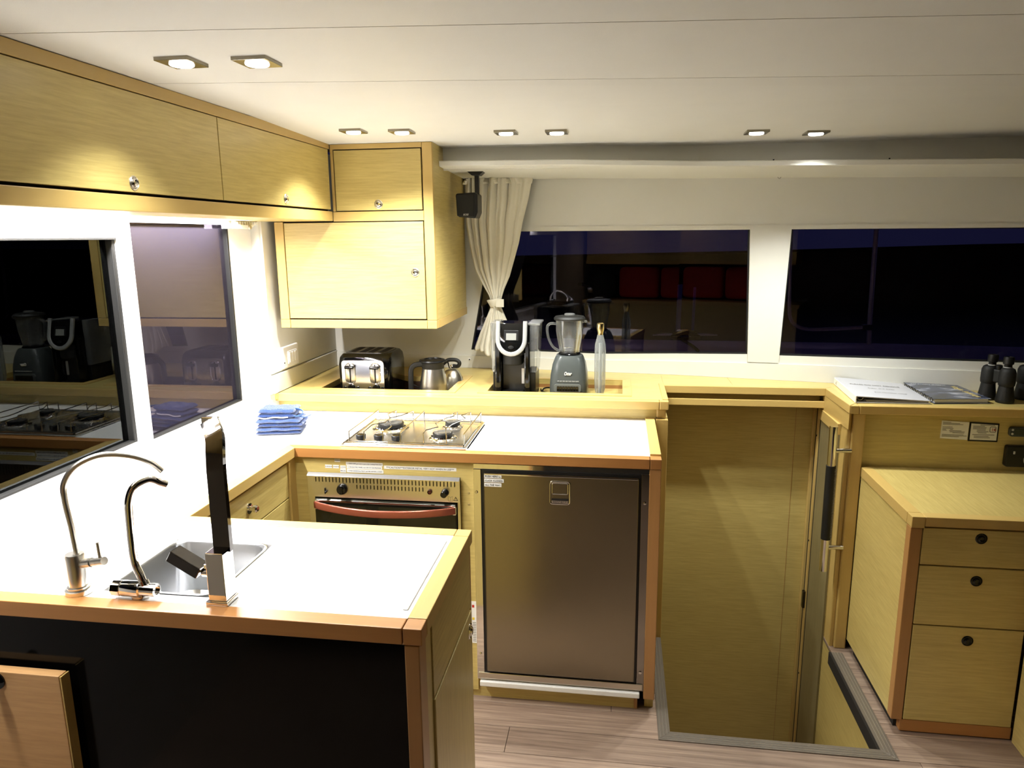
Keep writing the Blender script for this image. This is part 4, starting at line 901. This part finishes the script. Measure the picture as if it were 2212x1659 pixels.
# towels
def terry(name, cx, cy, w, d_, z0, z1, layers, rot, label, seed, cat='towel'):
    rnd = random.Random(seed); g = B(); h = (z1 - z0) / layers
    for L_ in range(layers):
        t = bmesh.new(); nx, ny = 26, 16; top_, bot = {}, {}
        ox, oy = rnd.uniform(-.004, .004), rnd.uniform(-.003, .003); ph = rnd.uniform(0, 6)
        for i in range(nx + 1):
            for j in range(ny + 1):
                u, v = i / nx * 2 - 1, j / ny * 2 - 1
                e = max(0, 1 - abs(v) ** 8) ** .5 * max(0, 1 - abs(u) ** 14) ** .5
                x = cx + ox + u * w / 2 * (1 + .01 * math.sin(9 * v + ph)); y = cy + oy + v * d_ / 2
                zc = z0 + h * (L_ + .5) + .0012 * math.sin(7 * u + ph) * (L_ > 0)
                wv = .0012 * math.sin(38 * u + 3 * v + ph) + .0010 * math.sin(31 * v + 5 * u)
                top_[i, j] = t.verts.new((x, y, zc + h * .5 * e + wv * e)); bot[i, j] = t.verts.new((x, y, zc - h * .49 * e - (0 if L_ == 0 else wv * e * .3)))
        for i in range(nx):
            for j in range(ny):
                t.faces.new((top_[i, j], top_[i + 1, j], top_[i + 1, j + 1], top_[i, j + 1])); t.faces.new((bot[i, j], bot[i, j + 1], bot[i + 1, j + 1], bot[i + 1, j]))
        for i in range(nx):
            t.faces.new((top_[i, 0], bot[i, 0], bot[i + 1, 0], top_[i + 1, 0])); t.faces.new((top_[i, ny], top_[i + 1, ny], bot[i + 1, ny], bot[i, ny]))
        for j in range(ny):
            t.faces.new((top_[0, j], top_[0, j + 1], bot[0, j + 1], bot[0, j])); t.faces.new((top_[nx, j], bot[nx, j], bot[nx, j + 1], top_[nx, j + 1]))
        bmesh.ops.recalc_face_normals(t, faces=t.faces); merge(g, t)
    bmesh.ops.transform(g, matrix=Matrix.Translation((cx, cy, 0)) @ Matrix.Rotation(math.radians(rot), 4, 'Z') @ Matrix.Translation((-cx, -cy, 0)), verts=g.verts)
    tw = thing(name, label, cat, (cx, cy, z0), 'blue towels in the corner pile')
    obj('cloth', g, M_blue, tw, True); return tw
terry('folded_towel', -.142, .205, .165, .12, ZC + .001, .948, 2, 14, 'folded blue terry towel at the bottom of the corner pile', 1)
terry('folded_towel', -.142, .207, .165, .118, .9485, .978, 2, 12, 'folded blue terry towel in the middle of the corner pile', 2)
mt = terry('folded_cloth', -.150, .208, .135, .095, .9785, 1.014, 2, 10, 'puffy blue cleaning mitt with strap on top of the towel pile', 3, 'cloth')
obj('strap', sweep(B(), smooth_path([(-.092, .180, .990), (-.070, .178, .988), (-.052, .182, .992), (-.050, .190, 1.004), (-.066, .196, 1.010), (-.09, .20, 1.010)], 5), rrect(.008, .003, .001, 2)), M_strap, mt)
obj('strap_end', sweep(B(), smooth_path([(-.06, .18, .987), (-.040, .185, .983), (-.018, .19, .992)], 4), rrect(.005, .003, .001, 2)), M_strap, mt)
obj('white_trim', tube(B(), smooth_path([(-.205, .150, .984), (-.18, .150, .981), (-.15, .156, .986), (-.12, .162, .984), (-.098, .166, .986)], 4), .0022, 6), M_paper, mt, True)
# outlet
ol = thing('wall_outlet', 'white wall outlet with switches on the left wall above the ledge', 'outlet', (-.303, .635, 1.135))
obj('plate', box(B(), -.306, -.293, .562, .712, 1.090, 1.182, .004), M_white, ol)
obj('insert', box(B(), -.294, -.289, .605, .690, 1.105, 1.160, .002), M_gel, ol)
for i in range(3): obj('switch', box(B(), -.290, -.2865, .612 + i * .026, .634 + i * .026, 1.110, 1.155, .002), M_white, ol)
obj('side_screw', lathe(B(), [(.003, 0), (.003, .002)], (-.293, .570, 1.115), 10, 'x'), M_gap, ol)
wc = thing('blind_stud', 'tiny round white stud with dark centre on the wall below the window', 'stud', (.381, 1.158, 1.041))
obj('cap', lathe(B(), [(.007, .003), (.007, -.002), (.005, -.003)], (.381, 1.158, 1.041), 16, 'y'), M_white, wc, True)
obj('hole', lathe(B(), [(.0035, -.002), (.0035, -.0035)], (.381, 1.158, 1.041), 12, 'y'), M_gap, wc)
hk = thing('valance_hook', 'tiny clear plastic hook under the valance near the middle', 'hook', (1.74, .97, 1.872))
obj('pad', box(B(), 1.73, 1.75, .96, .98, 1.868, 1.874, .002), M_tank, hk); obj('hook', tube(B(), smooth_path([(1.74, .965, 1.868), (1.74, .96, 1.858), (1.747, .958, 1.852), (1.752, .958, 1.858)], 4), .0018, 8), M_tank, hk, True)
# speaker
sk2 = thing('speaker', 'small black cube speaker hanging from the white valance in front of the curtain', 'speaker', (.462, .85, 1.9))
zv = 1.897
g = B(); prism(g, [(.461, zv), (.530, zv), (.512, zv - .016), (.480, zv - .016)], .81, .87, 'y', .002); obj('ceiling_plate', g, M_black, sk2)
obj('stem', box(B(), .487, .505, .835, .855, 1.795, zv - .012, .003), M_black, sk2)
g = B(); prism(g, [(.421, 1.712), (.494, 1.706), (.505, 1.730), (.505, 1.803), (.494, 1.812), (.415, 1.808), (.411, 1.80)], .80, .90, 'y', .004); obj('cabinet', g, M_black, sk2)
obj('grille', bevprism([(.417, 1.716), (.492, 1.710), (.492, 1.804), (.414, 1.804)], .794, .801, 'y', .003), M_rub, sk2)
text('lettering', 'BOSE', .0105, M_paper, sk2, (.444, .7935, 1.7175), wid=.023, shear=.25)
# curtain
ct = thing('curtain', 'cream satin curtain gathered by a tieback in front of the back window', 'curtain', (.53, 1.08, 1.05))
LE = [(1.895, .384), (1.80, .385), (1.70, .389), (1.60, .407), (1.48, .435), (1.42, .466), (1.356, .502), (1.33, .508)]
RE = [(1.895, .700), (1.80, .682), (1.70, .655), (1.60, .636), (1.541, .619), (1.45, .593), (1.388, .566), (1.33, .548)]
LB = [(1.33, .508), (1.30, .502), (1.24, .476), (1.18, .452), (1.11, .428)]; RB = [(1.33, .548), (1.30, .553), (1.24, .578), (1.18, .590), (1.045, .600)]
def interp(tb, z):
    for (a, xa), (b, xb) in zip(tb, tb[1:]):
        if a >= z >= b: return xa + (xb - xa) * (a - z) / (a - b)
    return tb[-1][1]
def cloth(zt, zb, LT, RT, nz, amp0, amp1, bottom=None):
    t = bmesh.new(); nu = 180; grid = []
    for i in range(nz + 1):
        s = i / nz; row = []
        for j in range(nu + 1):
            u = j / nu; z = zt + (zb - zt) * s
            if bottom: z = zt + ((zb if not bottom else zb + bottom(u)) - zt) * s
            a, b = interp(LT, z), interp(RT, z); x = a + (b - a) * u
            amp = amp0 + (amp1 - amp0) * s
            ph = 2 * PI * (7.5 * u + .45 * math.sin(4 * u + 1.5 * s)); q = math.sin(ph) + .35 * math.sin(1.7 * ph + 1.7 + 3 * s) * (1 - .4 * s) + .3 * math.sin(.43 * ph + 4 * s) + .22 * math.sin(3.1 * ph) * (1 - s) ** 2
            y = 1.085 - .02 * math.sin(PI * u) + amp * q * (.55 + .45 * math.sin(3.1 * u + 1))
            y = min(y, wy(x) - .012)
            row.append(t.verts.new((x + amp * .25 * math.cos(ph), y, z)))
        grid.append(row)
    for a, b in zip(grid, grid[1:]):
        for j in range(nu): t.faces.new((a[j], a[j + 1], b[j + 1], b[j]))
    g = B(); merge(g, t); return g
o = obj('upper_drape', cloth(1.893, 1.325, LE, RE, 46, .019, .010), M_cloth, ct, True); m_ = o.modifiers.new('t', 'SOLIDIFY'); m_.thickness = .0012
o = obj('lower_drape', cloth(1.33, 1.10, LB, RB, 26, .006, .016, lambda u: -.055 * min(1, max(0, u - .15) * 2)), M_cloth, ct, True); m_ = o.modifiers.new('t', 'SOLIDIFY'); m_.thickness = .0012
o = obj('gathered_heading', cloth(1.893, 1.862, [(1.893, .384), (1.8, .385)], [(1.893, .702), (1.8, .69)], 4, .019, .017), M_cloth, ct, True); m_ = o.modifiers.new('t', 'SOLIDIFY'); m_.thickness = .001
obj('tieback', sweep(B(), [(.527 + .029 * math.cos(a), 1.072 + .024 * math.sin(a), 1.328 + .006 * math.cos(a)) for a in [2 * PI * k / 28 for k in range(28)]], rrect(.004, .036, .0015, 2), True), M_cloth, ct, True)
obj('tieback_tab', box(B(), .535, .572, 1.046, 1.05, 1.308, 1.345, .001), M_cloth, ct)
# binder
bi = thing('binder', 'white ring binder with printed title lying on the right ledge', 'binder', (2.13, .72, 1.0005))
zt = 1.001
lowp = [(1.990, .545), (2.255, .552), (2.272, .905), (2.012, .912)]
obj('bottom_cover', bevprism(lowp, zt, zt + .003, 'z', .0006), M_card, bi)
t = bmesh.new(); hs = [.024, .009, .008, .026]; vv = []
for (x, y), h in zip(lowp, hs): vv.append((t.verts.new((x, y, zt + h)), t.verts.new((x, y, zt + h + .003))))
n = 4; t.faces.new([v[0] for v in vv][::-1]); t.faces.new([v[1] for v in vv])
for j in range(4): t.faces.new((vv[j][0], vv[(j + 1) % 4][0], vv[(j + 1) % 4][1], vv[j][1]))
bmesh.ops.recalc_face_normals(t, faces=t.faces); g = B(); merge(g, t); tcv = obj('top_cover', g, M_card, bi)
obj('spine', prism(B(), [(1.988, .545), (1.992, .545), (2.014, .912), (2.010, .912)], zt, zt + .027, 'z', .0008), M_paper, bi)
obj('inside_pages', prism(B(), [(2.03, .556), (2.25, .562), (2.26, .89), (2.04, .89)], zt + .0035, zt + .008), M_lgrey, bi)
for y in (.575, .73, .86): obj('ring', tube(B(), [(2.004 + .010 * math.cos(a) + .01, y, zt + .0135 + .008 * math.sin(a)) for a in [2 * PI * k / 14 for k in range(14)]], .0015, 6, True), M_chrome, bi, True)
sl = -.016 / .265
for tx, sz, x, y, w in (('PLEASE DO NOT REMOVE', .020, 2.035, .775, .19), ('from the boat', .012, 2.085, .715, .10), ('guest information manual', .012, 2.085, .64, .12)):
    text('lettering', tx, sz, M_gink, bi, (x, y, zt + .0292 + (x - 2.0) * sl), rot=(0, -math.atan(sl), .02), wid=w, ext=.0002)
# cruising guide
mg = thing('guide_book', 'glossy dark cruising guide with gold lettering lying beside the binder', 'book', (2.37, .70, 1.0005), 'books on the right ledge')
q = [(2.270, .565), (2.475, .590), (2.462, .835), (2.280, .885)]
obj('back_cover', bevprism([(x + .0, y - .006) for x, y in q], 1.0008, 1.0025, 'z', .0004), M_cover, mg)
obj('pages', prism(B(), [(2.276, .568), (2.470, .592), (2.458, .83), (2.284, .878)], 1.0027, 1.0170), M_paper, mg)
obj('front_cover', bevprism([(2.268, .562), (2.478, .586), (2.465, .838), (2.276, .888)], 1.0172, 1.0190, 'z', .0004), M_cover, mg)
g = B()
for i in range(9): tube(g, [(2.268 + .001 * i, .58 + i * .03, 1.010 + .010 * math.sin(a)) if False else (2.270 + .004 * math.cos(a), .585 + i * .032, 1.010 + .010 * math.sin(a)) for a in [2 * PI * k / 12 for k in range(12)]], .0012, 5, True)
obj('spiral_binding', g, M_black, mg)
text('lettering', 'Virgin', .030, M_gold, mg, (2.425, .812, 1.0193), rot=(0, 0, -PI / 2 + .08), wid=.082, bold=.0006)
text('lettering', 'Anchorages', .028, M_gold, mg, (2.432, .715, 1.0193), rot=(0, 0, -PI / 2 + .08), wid=.108, bold=.0006)
text('lettering', 'The Cruising Guide', .018, M_lgrey, mg, (2.29, .845, 1.0192), rot=(0, 0, -.2), wid=.11)
# binoculars
def binocs(cx, cy, rot, label):
    t0 = thing('binoculars', label, 'binoculars', (cx, cy, 1.0), 'binoculars on the right ledge')
    R_ = Matrix.Translation((cx, cy, 1.0005)) @ Matrix.Rotation(rot, 4, 'Z')
    for s in (-1, 1):
        t = bmesh.new(); lathe(t, [(.029, 0), (.031, .003), (.031, .012), (.026, .045), (.024, .062), (.027, .066), (.028, .078), (.027, .115), (.022, .127), (.015, .131)], (s * .035, 0, 0), 32); g = B(); merge(g, t, R_); obj('barrel', g, M_rub, t0, True)
        t = bmesh.new(); lathe(t, [(.013, .129), (.013, .142), (.0175, .145), (.0185, .166), (.016, .172), (.012, .172), (.011, .160)], (s * .030, .004, 0), 28); g = B(); merge(g, t, R_); obj('eyecup', g, M_black, t0, True)
        t = bmesh.new(); lathe(t, [(.0145, .131), (.0145, .134)], (s * .030, .004, 0), 24); g = B(); merge(g, t, R_); obj('focus_band', g, M_lgrey, t0, True)
    t = bmesh.new(); box(t, -.018, .018, -.012, .012, .070, .120, .005); g = B(); merge(g, t, R_); obj('bridge', g, M_rub, t0)
    t = bmesh.new(); lathe(t, [(.009, .118), (.011, .121), (.011, .135), (.008, .137)], (0, 0, 0), 20); g = B(); merge(g, t, R_); obj('focus_wheel', g, M_black, t0, True)
binocs(2.520, .645, -1.05, 'black binoculars standing upright on the right ledge beside the guide book')
binocs(2.655, .655, -.9, 'second black binoculars at the right picture edge, standing on the ledge')
# notices and instruments
YP = .5385
n1 = thing('notice_card', 'white printed licence card on the panel, left of the pair', 'card', (2.343, YP, .905), 'notice cards on the panel')
g = B(); prism(g, [(2.295, .875), (2.390, .871), (2.390, .939), (2.296, .943)], YP - .0005, YP + .001, 'y'); obj('card', g, M_paper, n1)
g = B(); rnd = random.Random(4)
for z, w, x in ((.937, .028, .004), (.933, .058, .004), (.929, .070, .004), (.919, .034, .004), (.914, .030, .004), (.910, .012, .004), (.914, .012, .030), (.910, .010, .030), (.906, .015, .004), (.905, .042, .028), (.901, .052, .030), (.897, .040, .040), (.890, .075, .004), (.886, .086, .004), (.882, .060, .004)):
    box(g, 2.296 + x, 2.296 + x + w, YP - .0009, YP - .0004, z - .0011, z + .0009)
obj('printed_lines', g, M_gink, n1)
n2 = thing('notice_card', 'black-framed white card with a red number 16 on the panel', 'card', (2.443, YP, .905), 'notice cards on the panel')
g = B(); prism(g, [(2.392, .867), (2.493, .866), (2.493, .936), (2.392, .940)], YP - .0012, YP + .001, 'y'); obj('frame', g, M_black, n2)
g = B(); prism(g, [(2.397, .873), (2.488, .872), (2.488, .931), (2.397, .935)], YP - .0020, YP - .0010, 'y'); obj('card', g, M_paper, n2)
g = B()
for z, w, x in ((.930, .050, .030), (.925, .040, .006), (.920, .046, .006), (.915, .044, .006), (.910, .030, .020), (.905, .040, .020), (.900, .030, .024), (.893, .075, .006), (.887, .050, .012), (.882, .055, .012)):
    box(g, 2.398 + x, 2.398 + x + w, YP - .0024, YP - .0019, z - .0014, z + .0010)
obj('printed_lines', g, M_gink, n2)
g = B(); sweep(g, [(2.4725 + a, YP - .0022, .9135 + b) for a, b in rrect(.020, .020, .003)], circ(.0009, 6), True); obj('number_frame', g, M_ink, n2)
text('lettering', '16', .0145, M_redp, n2, (2.4660, YP - .0030, .9085), wid=.013)
th = thing('control_display', 'small dark rounded controller with a display above the black panel', 'controller', (2.57, YP, .91))
g = bevprism([(2.569 + a, .909 + b) for a, b in rrect(.088, .036, .010, 4)], YP - .012, YP + .002, 'y', .002); obj('case', g, M_grey, th)
obj('screen', box(B(), 2.543, 2.578, YP - .0135, YP - .0115, .899, .921, .001), M_dial, th)
for z in (.917, .902): obj('button', lathe(B(), [(.004, 0), (.004, -.003)], (2.534, YP - .011, z), 12, 'y'), M_lgrey, th); obj('button', lathe(B(), [(.004, 0), (.004, -.003)], (2.587, YP - .011, z), 12, 'y'), M_lgrey, th)
ip = thing('instrument_panel', 'black rounded instrument box on the panel at the right picture edge', 'instrument', (2.58, YP, .82))
obj('case', bevprism([(2.592 + a, .818 + b) for a, b in rrect(.146, .080, .008, 4)], YP - .022, YP + .002, 'y', .003), M_black, ip)
obj('switch', box(B(), 2.541, 2.547, YP - .025, YP - .021, .828, .839, .001), M_lgrey, ip)
g = B(); sweep(g, [(2.605 + .026 * math.cos(a), YP - .023, .808 + .026 * math.sin(a)) for a in [2 * PI * k / 32 for k in range(32)]], circ(.0014, 6), True); obj('dial_ring', g, M_lgrey, ip, True)

# ------------------------------------------------------------------ outside: foredeck, rail, cleat, rope, posts
dk = B(); prism(dk, [(-2.5, 1.25)] + [(x, wy(x) + .08) for x in PX] + [(6.5, .2), (6.5, 1.35), (2.5, 1.83), (1.9, 1.86), (-2.5, 2.0)], 1.0, 1.045); tag(obj('foredeck', dk, M_deck), 'pale boat foredeck seen dimly through the back windows', 'deck')
rl_ = thing('guard_rail', 'bent steel guard rail hoop outside the right back window', 'rail', (2.2, 1.8, 1.045))
gp = smooth_path([(1.992, 1.8, 1.72), (1.994, 1.8, 1.5), (2.005, 1.8, 1.25), (2.02, 1.8, 1.17), (2.06, 1.8, 1.135), (2.12, 1.8, 1.122), (2.25, 1.8, 1.126), (2.395, 1.8, 1.135)], 6)
obj('hoop', tube(B(), gp, .0095, 12), M_rail, rl_, True)
obj('stanchion', tube(B(), [(2.425, 1.8, 1.045), (2.420, 1.8, 1.15), (2.412, 1.8, 1.66)], .012, 14), M_rail, rl_, True)
obj('clamp', box(B(), 2.385, 2.435, 1.785, 1.815, 1.120, 1.150, .004), M_dchrome, rl_)
cl = thing('mooring_cleat', 'long steel mooring cleat with dark rope wound on it outside the left back window', 'cleat', (1.47, 1.9, 1.045))
obj('horn', tube(B(), [(1.293, 1.9, 1.070), (1.36, 1.9, 1.074), (1.58, 1.9, 1.075), (1.651, 1.9, 1.073)], .007, 12, radii=[.5, 1, 1, .5]), M_rail, cl, True)
for x in (1.44, 1.50): obj('foot', tube(B(), [(x, 1.9, 1.044), (x, 1.9, 1.072)], .009, 10), M_chrome, cl, True)
ro = B(); rnd = random.Random(3)
pts = []
for k in range(46):
    a = k * .62; pts.append((1.475 + (.062 + .02 * math.sin(k * 1.3)) * math.cos(a), 1.895 + .03 * math.sin(a * .7), 1.066 + .020 * math.sin(a) + .006 * math.sin(k)))
tube(ro, smooth_path(pts, 3), .008, 8)
tube(ro, smooth_path([(1.45, 1.88, 1.052), (1.47, 1.75, 1.052), (1.49, 1.6, 1.052), (1.50, 1.45, 1.052)], 4), .008, 8)
tag(obj('mooring_rope', ro, M_rope, None, True), 'dark mooring rope wound round the cleat on the foredeck', 'rope')
for x, w, top_z, lb in ((1.545, .034, 1.268, 'wider blue-grey dock post outside the left back window'), (1.652, .018, 1.245, 'thin blue-grey dock post outside the left back window')):
    g = B(); prism(g, [(x - w / 2 - .03, -1.3), (x + w / 2 - .04, -1.3), (x + w / 2, top_z), (x - w / 2, top_z - .005)] if w > .03 else [(x - w / 2 - .03, -1.3), (x + w / 2 - .03, -1.3), (x + w / 2, top_z), (x - w / 2, top_z)], 3.25, 3.27, 'y', .002)
    tag(obj('dock_post', g, M_post), lb, 'post', 'dock posts outside')
tag(obj('sea', box(B(), -40, 40, 2.1, 30, -1.4, -1.25), plain('night_water', (.002, .003, .005), .25)), 'black still water outside beyond the foredeck', 'water')
sh = B(); prism(sh, [(-40, -3), (40, -3), (40, 1.32), (17, 1.055), (8, .845), (-3.4, .684), (-40, .3)], 30, 34, 'y'); tag(obj('dark_shore', sh, M_night), 'black low shoreline under the night sky beyond the back windows', 'shore')
sh = B(); box(sh, -14, -12, -14, 30, -3, 1.75); tag(obj('dark_quay', sh, M_night), 'black quay beyond the left windows', 'quay')

# ------------------------------------------------------------------ behind the camera: what the windows mirror
rc = thing('saloon_cabinet', 'wooden saloon wall cabinet mirrored in the back window', 'cabinet', (.4, -3.2, 1.33))
obj('carcass', box(B(), -.30, 1.15, -3.39, -3.06, 1.335, 1.98), V['x'], rc)
obj('door', box(B(), -.25, .42, -3.062, -3.045, 1.375, 1.96, .002), V['x'], rc); obj('door', box(B(), .43, 1.1, -3.062, -3.045, 1.375, 1.96, .002), V['x'], rc)
obj('rail', box(B(), -.30, 1.15, -3.07, -3.04, 1.335, 1.372, .002), T['x'], rc)
for i, x in enumerate((.02, .46)):
    g = B(); box(g, x, x + .42, -3.36, -3.15, .98, 1.30, .05, 4); tag(obj('seat_cushion', g, M_redc, None, True), ['red saloon cushion mirrored nearer the window middle', 'red saloon cushion mirrored beside the first one'][i], 'cushion', 'red saloon cushions')
sb = thing('saloon_counter', 'wooden saloon side counter mirrored low in the back window', 'counter', (.4, -3.2, 0))
obj('counter_body', box(B(), -.3, 1.2, -3.39, -3.0, 0, .93), V['x'], sb); obj('counter_top', box(B(), -.32, 1.22, -3.39, -2.98, .93, .965, .003), T['x'], sb)
g = B(); lathe(g, [(.10, .966), (.15, 1.02), (.17, 1.12), (.13, 1.24), (.05, 1.29)], (-.17, -3.18, 0), 18, ry=.6); tag(obj('dark_bag', g, M_bag, None, True), 'rumpled dark bag mirrored in the back window', 'bag')
bpy.context.view_layer.update()
